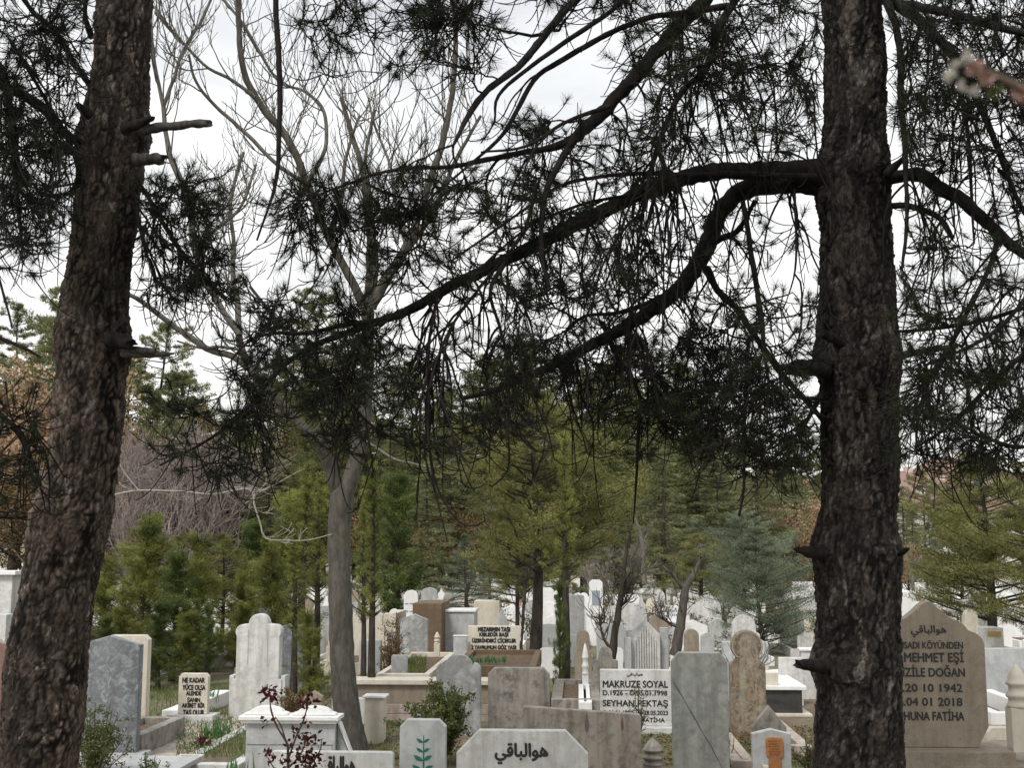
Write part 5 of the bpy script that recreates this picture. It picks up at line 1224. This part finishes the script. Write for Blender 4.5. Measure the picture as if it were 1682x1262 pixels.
for k, (yy, X) in enumerate(spots):
    i = int(g.choice(len(protos), p=wts)); i = 0 if yy < 26 and i in (1, 6) else i; e, lab = protos[i]; px, py = px_of((X, yy, 0)); sc = g.uniform(.58, .9) * (1.0 if yy < 30 else 1.1); rz = ROT + g.normal() * .035
    if 1100 < px < 1360 and yy < 22: sc = min(sc, .68)
    if n_ind < 292:
        dist = 'nearer' if yy < 26 else 'middle' if yy < 36 else 'distant'
        L_ = '%s, %s rows %s' % (lab, dist, zones(px)); G_ = 'graves: ' + L_
        sc_ = sc
        if i not in first:
            first[i] = 1; e.location = (X, yy, gz(yy, X) - .04); e.rotation_euler = (0, 0, rz); e.scale = (sc, sc, sc); e['label'] = L_; e['group'] = G_
        else: copy_thing(e, (X, yy, gz(yy, X) - .04), rz, L_, G_, sc)
        n_ind += 1
    else:
        c_, s_ = math.cos(rz), math.sin(rz)
        for ch in e.children:
            if ch.name.startswith('soil'): continue
            me = ch.data; v = np.array([q.co[:] for q in me.vertices]) + np.array(ch.location); v = v * sc
            v = np.stack([v[:, 0] * c_ - v[:, 1] * s_ + X, v[:, 0] * s_ + v[:, 1] * c_ + yy, v[:, 2] + gz(yy, X) - .04], 1)
            mi = {'bright_marble': 0, 'white_marble': 0, 'cream_stone': 1, 'tan_sandstone': 2, 'light_grey_marble': 3, 'pale_orange_stone': 2}[me.materials[0].name]
            T = []
            for p in me.polygons:
                w4 = list(p.vertices)
                for q in range(1, len(w4) - 1): T.append((w4[0], w4[q], w4[q + 1]))
            stuff.add(v, np.array(T), mi)
for i, (e, lab) in enumerate(protos):
    if i not in first:
        for ch in list(e.children): bpy.data.objects.remove(ch)
        bpy.data.objects.remove(e)
if stuff.n: tag(stuff.build('far_graves', [M['bright'], M['cream'], M['tan'], M['grey_light']]), 'farthest rows of small white graves under the trees, too many to count', 'graves', kind='stuff')
print('graves', n_ind, len(spots))

# ================================================================ tree builders (each returns trunk mesh and crown mesh)
def mesh_pair(trunk, crown, tm, cm): return trunk, crown
def build_tree(kind, seed, h, r, mat, n=9000, leaf=.12, lw=.03, clear=.1, tm='far_wood', dens=1.0):
    g = np.random.default_rng(seed); tb = Buf(); C_ = []; D_ = []
    lean = g.normal(size=2) * .02 * h
    t = np.linspace(0, 1, 9)
    TP = np.stack([lean[0] * t ** 2 + np.sin(t * 5 + seed) * .01 * h, lean[1] * t ** 2, t * h], 1)
    r0 = h * .016 + .02
    v, f = tubes(TP[None], np.linspace(r0, .01, 9)[None], 8); tb.add(v, f)
    def tp(z): i = min(7.999, z / h * 8); j = int(i); return TP[j] * (1 - (i - j)) + TP[j + 1] * (i - j)
    paths = []; rad = []
    if kind in ('cedar', 'spruce', 'pine', 'openpine'):
        nb = {'cedar': 95, 'spruce': 130, 'pine': 85, 'openpine': 55}[kind]
        per = int(n / nb)
        for k in range(nb):
            u = (k + g.uniform(0, 1)) / nb; z = h * (clear + (1 - clear) * u ** .9)
            prof = {'cedar': (1 - u) ** .75 + .04, 'spruce': (1 - u) ** .95 + .03, 'pine': (math.sin(min(1, (1 - u) * 1.15 + .08) * math.pi * .62)) * .95, 'openpine': .35 + .65 * math.sin((1 - u) * 2.6)}[kind]
            L = r * prof * g.uniform(.55, 1.12); a = g.uniform(0, 6.283); p0 = tp(z)
            el = {'cedar': g.uniform(-.05, .25), 'spruce': g.uniform(-.1, .15), 'pine': g.uniform(.05, .5), 'openpine': g.uniform(0, .45)}[kind]
            dr = {'cedar': .22, 'spruce': .30, 'pine': -.05, 'openpine': -.1}[kind]
            s = np.linspace(0, 1, 9)[:, None]; ca = np.array([math.cos(a), math.sin(a), 0])
            P = p0 + ca * s * L + np.array([0, 0, 1]) * (el * s - dr * s ** 2 + .08 * s ** 4) * L
            P += g.normal(size=P.shape) * .02 * L * s
            paths.append(P); rad.append(np.linspace(max(.008, r0 * .28 * (1 - u * .7)), .004, 9))
            m = int(per * (prof * .8 + .25)); tt = g.beta(2.0, 1.1, m); j = np.minimum((tt * 8).astype(int), 7); fr = (tt * 8 - j)[:, None]
            c = P[j] * (1 - fr) + P[j + 1] * fr
            side = np.array([-ca[1], ca[0], 0])
            if kind in ('cedar', 'spruce'):
                off = g.normal(size=m) * .20 * L * (1.15 - tt)
                c = c + side * off[:, None] + np.array([0, 0, 1]) * (g.normal(size=m) * .025 * L - np.abs(off) * .25)[:, None] + ca * (g.normal(size=m) * .04 * L)[:, None]
                d = ca * .8 + side * np.sign(off)[:, None] * .55 + g.normal(size=(m, 3)) * .38 + np.array([0, 0, .12])
            else:
                ncl = 5; cc = g.integers(0, ncl, m); ct = np.linspace(.4, 1.0, ncl)[cc]; j = np.minimum((ct * 8).astype(int), 7); c = P[j] + side * (g.normal(size=ncl) * .16 * L)[cc][:, None]
                c = c + unit(g.normal(size=(m, 3))) * (g.uniform(0, 1, m) ** .5 * .16 * max(L, .5) * (1 if kind == 'pine' else .8))[:, None] * np.array([1, 1, .6])
                d = ca * .3 + g.normal(size=(m, 3)) * .6 + np.array([0, 0, .55])
            C_.append(c); D_.append(d)
        m = int(per * 1.2); z = h * (1 - g.uniform(0, .1, m) ** 1); c = np.stack([TP[-1, 0] + g.normal(size=m) * .03 * r, TP[-1, 1] + g.normal(size=m) * .03 * r, z], 1); C_.append(c); D_.append(g.normal(size=(m, 3)) * .5 + np.array([0, 0, .8]))
    elif kind == 'thuja':
        nb = 150; per = int(n / nb)
        for k in range(nb):
            u = g.uniform(0, 1) ** 1.1; z = h * (clear + (1 - clear) * u * .93); a = g.uniform(0, 6.283)
            bulge = .62 + .38 * math.sin(a * 2 + z * 4.2 + seed) ; L = r * (1 - u * .72) * g.uniform(.25, 1.1) * bulge; p0 = tp(z); ca = np.array([math.cos(a), math.sin(a), 0])
            s = np.linspace(0, 1, 9)[:, None]; P = p0 + ca * s * L + np.array([0, 0, 1]) * (s ** 1.5) * L * g.uniform(.2, .9)
            paths.append(P); rad.append(np.linspace(max(.006, r0 * .22), .003, 9))
            m = int(per * g.uniform(.4, 1.6)); ax = unit(ca * .7 + np.array([0, 0, g.uniform(.2, 1.0)]) + g.normal(size=3) * .3); tt = g.uniform(-.25, .22, m)[:, None]
            c = P[-1] + ax * tt * r * .55 + g.normal(size=(m, 3)) * (.065 - .12 * tt) * r * .8
            C_.append(c); D_.append(ax * .7 + g.normal(size=(m, 3)) * .42)
    elif kind in ('oak', 'bareshrub'):
        def rec(p, d, L, rr, dep):
            P = [p]; 
            for q in range(8): d = unit(d + g.normal(size=3) * .13 + np.array([0, 0, .07])); P.append(P[-1] + d * L / 8)
            P = np.array(P); paths.append(P); rad.append(np.linspace(rr, rr * .55, 9))
            if dep == 0:
                if kind == 'oak':
                    m = max(4, int(n / 340)); C_.append(P[g.integers(3, 9, m)] + g.normal(size=(m, 3)) * .07 * r); D_.append(g.normal(size=(m, 3)))
                return
            for q in range(int(g.integers(3, 5)) if dep > 1 or kind == 'oak' else 6):
                j = g.integers(3, 9); rec(P[j], unit(unit(P[j] - P[j - 1]) + g.normal(size=3) * (.62 if kind == 'oak' else .42)), L * g.uniform(.55, .8), max(rr * .55, .006), dep - 1)
        for q in range(5 if kind == 'oak' else 9):
            a = q * 2.4; rec(tp(h * (.12 if kind == 'oak' else .02) + q * .03 * h), unit(np.array([math.cos(a) * .75, math.sin(a) * .75, 1.0])), h * .36, r0 * .55, 3)
        if kind == 'bareshrub': tb = Buf(); v, f = tubes(TP[None, :3] if False else np.linspace(TP[0], TP[2], 9)[None], np.linspace(r0, r0 * .6, 9)[None], 8); tb.add(v, f)
        else: tb = Buf(); v, f = tubes(np.linspace(TP[0], TP[4], 9)[None], np.linspace(r0 * 1.2, r0 * .6, 9)[None], 8); tb.add(v, f)
    v, f = tubes(np.array(paths), np.array(rad), 4)
    cb = Buf(); cb.add(v, f, 1)
    if C_:
        c = np.concatenate(C_); d = np.concatenate(D_); m = len(c)
        fn = leaves if kind == 'oak' else blades
        v, f = fn(c, d, g.uniform(.55, 1.2, m) * leaf, g.uniform(.6, 1.3, m) * lw, g); cb.add(v, f, 0)
    to = tb.build('trunk', [M[tm]], None, None, True); co_ = cb.build('crown', [M[mat], M['mauve_twig'] if kind == 'bareshrub' else M[tm]])
    tm_, cm_ = to.data, co_.data
    bpy.data.objects.remove(to); bpy.data.objects.remove(co_)
    return tm_, cm_, h
def plant(pr, px, pyt, Y, label, name='conifer_tree', rz=None, group=None, zb=None, sx=1.0, cat='tree'):
    """stand a tree so that its tip reaches pixel row pyt"""
    tm_, cm_, h = pr; X = W(px, 900, Y).x; z0 = gz(Y, X) - .05 if zb is None else zb; top = W(px, pyt, Y).z; s = (top - z0) / h
    e = empty(name, (X, Y, z0), rng.uniform(0, 6.28) if rz is None else rz, label, cat, group); e.scale = (s * sx, s * sx, s)
    for nm, me in (('trunk', tm_), ('crown', cm_)):
        o = bpy.data.objects.new(nm, me); COL.objects.link(o); o.parent = e
    return e
T = {}
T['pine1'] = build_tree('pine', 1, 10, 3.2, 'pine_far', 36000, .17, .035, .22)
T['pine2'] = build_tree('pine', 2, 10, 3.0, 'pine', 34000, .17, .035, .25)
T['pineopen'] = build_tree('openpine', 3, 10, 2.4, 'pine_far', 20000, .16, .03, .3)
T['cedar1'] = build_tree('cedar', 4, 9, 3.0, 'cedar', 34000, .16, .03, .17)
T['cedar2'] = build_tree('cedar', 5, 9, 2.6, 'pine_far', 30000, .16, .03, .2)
T['spruce'] = build_tree('spruce', 6, 5, 1.7, 'spruce', 30000, .10, .018, .08)
T['bluebush'] = build_tree('pine', 17, 3.4, 2.0, 'spruce', 60000, .07, .014, .0)
T['blue'] = build_tree('cedar', 7, 3.4, 1.5, 'spruce', 26000, .075, .014, .18)
T['thuja1'] = build_tree('thuja', 8, 4.2, 1.1, 'thuja', 52000, .055, .014, .05)
T['thuja2'] = build_tree('thuja', 9, 4.2, 1.0, 'thuja_dark', 48000, .055, .014, .12)
T['thujalong'] = build_tree('thuja', 10, 6, .6, 'thuja', 15000, .055, .013, .38)
T['oliveT'] = build_tree('pine', 11, 5, 1.6, 'olive', 30000, .11, .014, .3)
T['oliveC'] = build_tree('pine', 12, 5, 1.7, 'olive', 50000, .09, .014, .34)
T['oak1'] = build_tree('oak', 13, 8, 3.2, 'oak', 15000, .16, .11)
T['oak2'] = build_tree('oak', 14, 8, 3.2, 'rust', 12000, .15, .10)
T['shrub'] = build_tree('bareshrub', 15, 6, 2.4, 'rust', 100, .1, .1, tm='mauve_twig')
print({k: len(v[1].polygons) for k, v in T.items()})

# ---- far wood, tree by tree
fw = 'trees of the wood behind the graves'
wood = [
 ('pineopen', 60, 478, 62, 'thin-crowned pine standing tallest on the skyline at the far left'), ('pineopen', 20, 505, 64, 'open pine at the left edge of the skyline'), ('pine1', 95, 520, 60, 'pine peeping out left of the leaning trunk'),
 ('pineopen', 242, 538, 58, 'pine with rounded tip just right of the leaning trunk'), ('pine1', 205, 590, 56, 'broad pine right behind the leaning trunk'), ('pine1', 285, 618, 57, 'lower pine sloping down to the gap of sky'), ('pine1', 310, 660, 55, 'small pine closing the gap of sky on the left'),
 ('pineopen', 485, 480, 66, 'far open pine showing between the twigs of the bare tree'), ('pine2', 440, 600, 60, 'dark pine behind the fork of the bare tree'), ('pine1', 520, 590, 62, 'grey-green pine left of the bare tree trunk'), ('pine2', 600, 560, 58, 'tall dark pine right behind the bare tree'),
 ('pine1', 680, 600, 60, 'pine right of the bare tree with olive crown'), ('cedar2', 740, 640, 52, 'olive cedar with sloping boughs at centre left'), ('pine2', 800, 590, 58, 'dark pine under the thick needle mass'), ('pine1', 860, 560, 60, 'tall pine hidden by the dense middle of the bough'), ('pine2', 930, 585, 56, 'dense dark pine at the centre of the wood'),
 ('pine1', 990, 600, 60, 'olive pine right of the centre'), ('pine2', 1050, 560, 58, 'tall dark pine behind the thin dead snag'), ('pine1', 1110, 600, 60, 'pine with rounded crown in front of the right gap'), ('cedar2', 1150, 650, 50, 'grey cedar with flat boughs'), ('cedar1', 1245, 690, 46, 'large pale green cedar with layered boughs left of the right pine'), ('cedar1', 1310, 735, 50, 'pale cedar half hidden by the right pine trunk'), ('cedar2', 1190, 700, 55, 'cedar filling the gap behind the pale one'),
 ('cedar2', 640, 700, 48, 'olive cedar behind the slim stems'), ('pine2', 560, 650, 50, 'dark conifer directly behind the grey trunk'), ('cedar1', 860, 720, 44, 'light green cedar in the centre of the wood'), ('cedar1', 700, 760, 40, 'pale cedar with tiered boughs left of the small blue one'), ('cedar2', 1010, 720, 45, 'olive cedar right of the centre'), ('pine2', 960, 760, 42, 'low dark pine above the far graves'), ('cedar1', 1090, 740, 43, 'yellowish cedar above the thin forked tree'),
 ('pine2', 380, 700, 48, 'dark pine behind the thujas on the left'), ('cedar1', 440, 730, 42, 'cedar with drooping green boughs left of the grey trunk'), ('pine1', 330, 720, 52, 'pine behind the grey twiggy thicket'), ('cedar2', 150, 700, 50, 'olive cedar hidden by the leaning trunk'), 
 ('cedar1', 1500, 835, 60, 'grey-green cedar right of the dark trunk'), ('spruce', 1530, 858, 52, 'blue-green spruce between the trunk and the olive pine'), ('cedar2', 1470, 860, 70, 'small cedar just right of the dark trunk'), ('pine1', 1600, 800, 75, 'small pine in front of the red-roofed houses'), ('pine1', 1680, 760, 70, 'pine at the right edge below the houses'),
]
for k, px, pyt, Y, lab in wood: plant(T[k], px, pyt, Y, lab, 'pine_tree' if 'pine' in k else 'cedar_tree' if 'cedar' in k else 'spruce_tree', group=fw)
g = np.random.default_rng(5)
for i in range(34):
    px = 330 + i * 31 + g.normal() * 8; k = ['pine2', 'cedar2', 'pine1', 'pine2'][i % 4]
    if 1350 < px < 1460: continue
    plant(T[k], px, g.uniform(690, 760), g.uniform(66, 95), 'dark conifer deep in the dim back row of the wood ' + zones(px), 'pine_tree', group='dim back row of the wood ' + zones(px))
for px, pyt, Y, k, lab in [(20, 566, 46, 'oak1', 'orange-brown dry-leaved oak at the left edge'), (78, 600, 48, 'oak1', 'dry orange oak touching the leaning pine trunk'), (-30, 640, 40, 'oak1', 'tawny oak lowest at the left edge'), (50, 700, 38, 'oak2', 'brown-leaved oak below the orange ones'), (120, 740, 36, 'oak2', 'rusty oak showing through behind the leaning trunk'), (230, 750, 44, 'oak1', 'pale tan oak under the grey twiggy thicket'), (1330, 800, 48, 'oak1', 'pinkish tan oak left of the right pine trunk'), (1322, 905, 33, 'oak2', 'small rust-coloured tree beside the right pine trunk'), (390, 655, 52, 'oak2', 'reddish brown tree beside the gap of sky'), (640, 800, 40, 'oak2', 'brownish tree behind the slim stems'), (1490, 885, 55, 'oak1', 'tan undergrowth tree right of the dark trunk'), (790, 800, 50, 'oak2', 'brown tree behind the small blue cedar')]:
    plant(T[k], px, pyt, Y, lab, 'oak_tree', group='dry-leaved trees')
for px, pyt, Y, lab in [(225, 650, 40, 'mauve-grey leafless thicket tree right of the leaning trunk'), (285, 655, 42, 'second mauve-grey leafless tree, next to the gap of sky'), (340, 680, 41, 'mauve-grey leafless tree nearest the grey trunk'), (180, 690, 38, 'leafless grey tree half behind the leaning trunk'), (240, 760, 30, 'lower leafless shrub above the thujas'), (860, 790, 44, 'leafless grey tree in the dark gap of the wood'), (1015, 860, 30, 'leafless shrub with grey limbs above the far graves')]:
    plant(T['shrub'], px, pyt, Y, lab, 'leafless_tree', group='leafless trees')
# ---- middle distance evergreens
mid = [
 ('thuja1', 175, 905, 15.5, 'bright green thuja right beside the leaning trunk', 1.2), ('thuja1', 232, 838, 16.5, 'tall yellow-green thuja on the left', 1.35), ('thuja2', 290, 900, 15.8, 'dark green thuja left of the three-lobed headstone', 1.4), ('thuja1', 205, 960, 14.6, 'low thuja above the rusty shrub', 1.3),
 ('thuja1', 330, 870, 17, 'green thuja behind the small poem stone', 1.2), ('thuja2', 268, 985, 14.6, 'lowest dark thuja behind the pale slab', 1.5), ('thuja2', 420, 850, 21, 'dark thuja behind the three-lobed headstone', 1.5), ('thuja1', 470, 800, 19, 'yellow-green thuja left of the grey trunk', 1.0), ('thujalong', 500, 745, 15.5, 'thuja with bare stems left of the grey trunk', 1.2), ('thujalong', 520, 760, 14.6, 'second bare-stemmed thuja, nearest the grey trunk', 1.0), ('thujalong', 488, 860, 14.2, 'short bare-stemmed thuja of the clump', 1.2), ('thuja1', 515, 1000, 13.8, 'low thuja foliage in the clump beside the grey trunk', 1.3), ('thuja2', 345, 990, 15.2, 'dark thuja between the poem stone and the lobed headstone', 1.0),
 ('thuja1', 410, 985, 17, 'clipped thuja directly behind the three-lobed headstone', 1.6),
 ('oliveT', 250, 860, 18, 'olive-green pine in the thuja thicket at left', 1.0), ('oliveT', 370, 880, 19, 'loose olive pine above the three-lobed headstone', 1.1), ('thuja1', 455, 880, 17.5, 'light thuja between the lobed headstone and the bare tree', 1.2), ('thuja2', 180, 1010, 14.3, 'low dark thuja filling the corner behind the gabled stone', 1.6), ('thuja1', 310, 1000, 15.6, 'low bright thuja above the poem stone', 1.5), ('thuja1', 395, 930, 18, 'thuja left of the three-lobed headstone top', 1.3),
 ('thuja2', 448, 900, 22, 'dark thuja deep behind the clump', 1.4),
 ('thujalong', 616, 740, 11.8, 'slim thuja with a long bare dark stem right of the grey trunk', .9), ('thujalong', 598, 790, 12.6, 'slimmer thuja stem close to the grey trunk', .8), ('thuja2', 655, 770, 26, 'dark green thuja above the terrace', 1.4),
 ('thujalong', 925, 690, 14.0, 'thin thuja with sparse low foliage left of the slim finial post', .9),
 ('oliveC', 880, 640, 16.5, 'olive conifer with thick dark trunk in the middle of the graves', 1.25), ('thuja2', 918, 950, 13.7, 'low scruffy thuja foliage left of the slim white finial', .5),
 ('oliveC', 850, 800, 19, 'thin-stemmed olive conifer left of the thick dark trunk', .8),
 ('oliveT', 1150, 880, 27, 'yellow-green pine left of the blue cedar', 1.4), ('blue', 765, 878, 24, 'small blue-green cedar on a thin crooked stem', .8), ('bluebush', 1245, 886, 21, 'bushy blue-green cedar left of the right pine trunk', 1.2), ('bluebush', 1220, 850, 30, 'pale green cedar behind the bushy blue one', 1.2),
 ('cedar1', 1010, 800, 30, 'soft green cedar above the far graves', 1.0), ('cedar2', 925, 830, 33, 'green cedar right of the thick dark trunk', 1.0), ('cedar1', 620, 850, 34, 'green cedar with drooping boughs above the far graves', 1.1), ('cedar2', 690, 870, 36, 'cedar with boughs sweeping right toward the blue one', 1.1), ('blue', 805, 892, 34, 'pale bluish shrub-like cedar right of the small blue one', 1.2),
 ('pine1', 1520, 775, 95, 'pine in front of the wide pinkish house', 1.0), ('pine2', 1575, 785, 98, 'dark pine before the lower red-roofed house', 1.0), ('cedar1', 1485, 800, 80, 'cedar against the dark trunk, below the houses', 1.0),
 ('oliveT', 1625, 745, 14, 'big olive-yellow pine hanging over the graves at the right', 1.35), ('oliveT', 1700, 800, 12.5, 'olive pine cut off by the right edge', 1.1), ('oliveT', 1575, 850, 17, 'lower olive pine left of the big one', 1.0),
]
for k, px, pyt, Y, lab, sx in mid: plant(T[k], px, pyt, Y, lab, {'thuja': 'thuja_tree', 'olive': 'pine_tree', 'pine': 'pine_tree', 'blue': 'cedar_tree', 'cedar': 'cedar_tree'}[[q for q in ('thuja', 'olive', 'pine', 'blue', 'cedar') if k.startswith(q)][0]], sx=sx)
for i_, (px, pyt, Y, k) in enumerate([(600, 690, 38, 'cedar1'), (660, 720, 41, 'cedar2'), (730, 700, 43, 'cedar1'), (800, 680, 47, 'cedar1'), (830, 740, 38, 'pine1'), (900, 700, 40, 'cedar1'), (960, 690, 44, 'pine1'), (1030, 670, 45, 'cedar1'), (1080, 700, 39, 'pine1'), (1130, 720, 38, 'cedar1'), (1180, 740, 36, 'cedar1'), (1290, 780, 36, 'cedar1'), (380, 740, 36, 'cedar1'), (450, 700, 38, 'cedar2'), (320, 760, 34, 'pine1'), (530, 720, 36, 'pine1'), (180, 800, 33, 'cedar2')]):
    plant(T[k], px, pyt, Y + 13, 'olive-green conifer at the front edge of the wood ' + zones(px), 'conifer_tree', group='front edge of the wood ' + zones(px))
# ---- thin bare trees among the graves
def twig_tree(plist, Y, mat, label, n=20, seed=0, name='bare_tree'):
    b_ = Bare(seed); Ps = [b_.limb(p, Y, Y, 0, 7, .08) for p in plist]
    for P in Ps: b_.dress(P, n, (.12, .45), 1, .3, .006, .3)
    v, f = b_.done(); x, z = plist[0][0][0], 0; base = W(x, 1000, Y); base.z = gz(Y)
    e = empty(name, base, 0, label, 'tree')
    b_.buf.build('trunk', [M[mat]], e, tuple(base), True); q = Buf(); q.add(v, f); q.build('twigs', [M[mat]], e, tuple(base))
twig_tree([[(1005, 1085, 14), (1012, 1030, 12), (1020, 980, 10), (1026, 930, 7), (1032, 885, 5)], [(1020, 985, 6), (1032, 962, 4), (1044, 955, 3)], [(1004, 1068, 6), (990, 1045, 4), (984, 1010, 3)], [(1018, 1000, 5), (1030, 985, 3)]], 14.2, 'far_wood', 'thin dark leafless tree left of the fluted ray stone', 14, 1)
twig_tree([[(1108, 1078, 18), (1117, 1030, 16), (1123, 990, 14), (1126, 968, 13), (1140, 945, 9), (1150, 920, 6)], [(1126, 968, 9), (1105, 945, 6), (1088, 930, 4)], [(1115, 1030, 7), (1095, 1022, 4), (1080, 1010, 3)]], 14.0, 'grey_bark', 'grey forked tree rising behind the veined marble stone', 10, 2)
twig_tree([[(1058, 960, 9), (1056, 900, 8), (1050, 870, 6), (1040, 845, 4)], [(1055, 895, 5), (1068, 870, 3)], [(1056, 920, 5), (1035, 895, 3)]], 28, 'grey_twig', 'pale grey leafless tree with upcurved limbs above the far graves', 10, 3)
twig_tree([[(773, 1030, 6), (770, 1000, 5), (766, 985, 5), (770, 960, 4)]], 16.5, 'far_wood', 'crooked thin stem left of the cream boxes', 3, 4)
twig_tree([[(855, 1090, 7), (857, 1040, 6), (862, 980, 5), (866, 930, 4)]], 14.3, 'far_wood', 'straight thin stem beside the thick dark trunk', 14, 5)
twig_tree([[(1242, 1120, 4), (1240, 1100, 3), (1250, 1080, 2)], [(1241, 1110, 3), (1232, 1090, 2)]], 12.6, 'grey_twig', 'tiny leafless sapling beside the tulip stone', 8, 6)
twig_tree([[(1500, 980, 6), (1497, 930, 5), (1488, 895, 3)], [(1498, 940, 4), (1510, 905, 3)]], 30, 'grey_twig', 'pale forked sapling right of the dark trunk', 8, 7)
# ---- houses on the far slope
M['roof'] = marble('clay_roof', (.24, .15, .125), (.18, .11, .09), .3, (.25, .14, .1), .4, .85)
M['wall'] = marble('house_wall', (.62, .52, .46), (.5, .42, .38), .2, (.4, .34, .3), .2, .85)
M['wallw'] = marble('pale_house_wall', (.68, .66, .62), (.5, .48, .45), .2, (.4, .38, .34), .2, .85)
M['glass'] = plain('window_glass', (.06, .07, .08), .15)
def house(px, pyt, Y, wd, ht, label, wall='wall', rz=.1):
    pyt += 8
    X = W(px, 900, Y).x; top = W(px, pyt, Y).z; zb = gz(Y, X) - 1; e = empty('house', (X, Y, zb), rz, label, 'house', 'houses on the far slope'); H = top - zb; rf = ht * .32
    boxes('wall', [(-wd / 2, wd / 2, 0, wd * .7, 0, H - rf)], M[wall], e, 0)
    V_ = [(-wd * .55, -.6, H - rf), (wd * .55, -.6, H - rf), (wd * .55, wd * .7 + .6, H - rf), (-wd * .55, wd * .7 + .6, H - rf), (-wd * .3, wd * .35, H), (wd * .3, wd * .35, H)]
    me = bpy.data.meshes.new('roof'); me.from_pydata(V_, [], [(0, 1, 5, 4), (1, 2, 5), (2, 3, 4, 5), (3, 0, 4), (3, 2, 1, 0)]); link('roof', me, M['roof'], e)
    boxes('chimney', [(wd * .1, wd * .16, wd * .3, wd * .37, H - rf * .5, H + .6)], M[wall], e, 0)
    for fl in range(2):
        for k in range(4):
            x_ = -wd * .38 + k * wd * .25; z_ = H - rf - 1.9 - fl * 2.9
            boxes('window', [(x_ - .55, x_ + .55, -.06, -.003, z_, z_ + 1.3)], M['glass'], e, 0)
for a in [(1500, 762, 190, 17, 7, 'wide pinkish house with red tiled roof right of the dark trunk'), (1555, 776, 175, 12, 6, 'lower red-roofed house between the two larger ones'), (1595, 742, 200, 13, 9, 'narrow red-roofed house at the top of the slope'), (1640, 760, 205, 13, 7, 'pale house with red tiled roof farthest right', 'wallw'), (1520, 800, 150, 14, 7, 'pale low house below the red roofs', 'wallw'), (1630, 806, 150, 9, 6, 'small cream house amid the olive branches', 'wallw'), (1480, 790, 165, 9, 7, 'small house touching the dark trunk', 'wall'), (1300, 770, 210, 14, 7, 'distant red-roofed house left of the right pine trunk')]: house(*a)

sh = bush(700, 1000, 960, 50, 22.5, 'bushleaf', 'small green shrub growing between the far graves under the blue cedar', n=700, leaf=.06, seed=31, name='shrub', cat='shrub')
sh2 = bush(1000, 1000, 968, 50, 26.5, 'rust', 'small brown shrub growing between the far graves above the scalloped headstone', n=600, leaf=.06, seed=32, name='shrub', cat='shrub')
g = np.random.default_rng(9); cnt = {}
for k in range(70):
    yy = g.uniform(18, 46); px = g.uniform(560, 1690); X = W(px, 900, yy).x; b_ = g.random() < .5
    dd = 'near' if yy < 28 else 'far'
    L_ = '%s shrub between %s graves %s' % ('small green' if b_ else 'small brown', dd, zones(px))
    copy_thing(sh if b_ else sh2, (X, yy, gz(yy, X) - .03), g.uniform(0, 6), L_, 'shrubs: ' + L_, g.uniform(.5, 1.0))
for o in COL.objects:
    if o.parent is None and 'label' in o.keys() and not 4 <= len(o['label'].split()) <= 16: print('LABEL', len(o['label'].split()), o['label'])
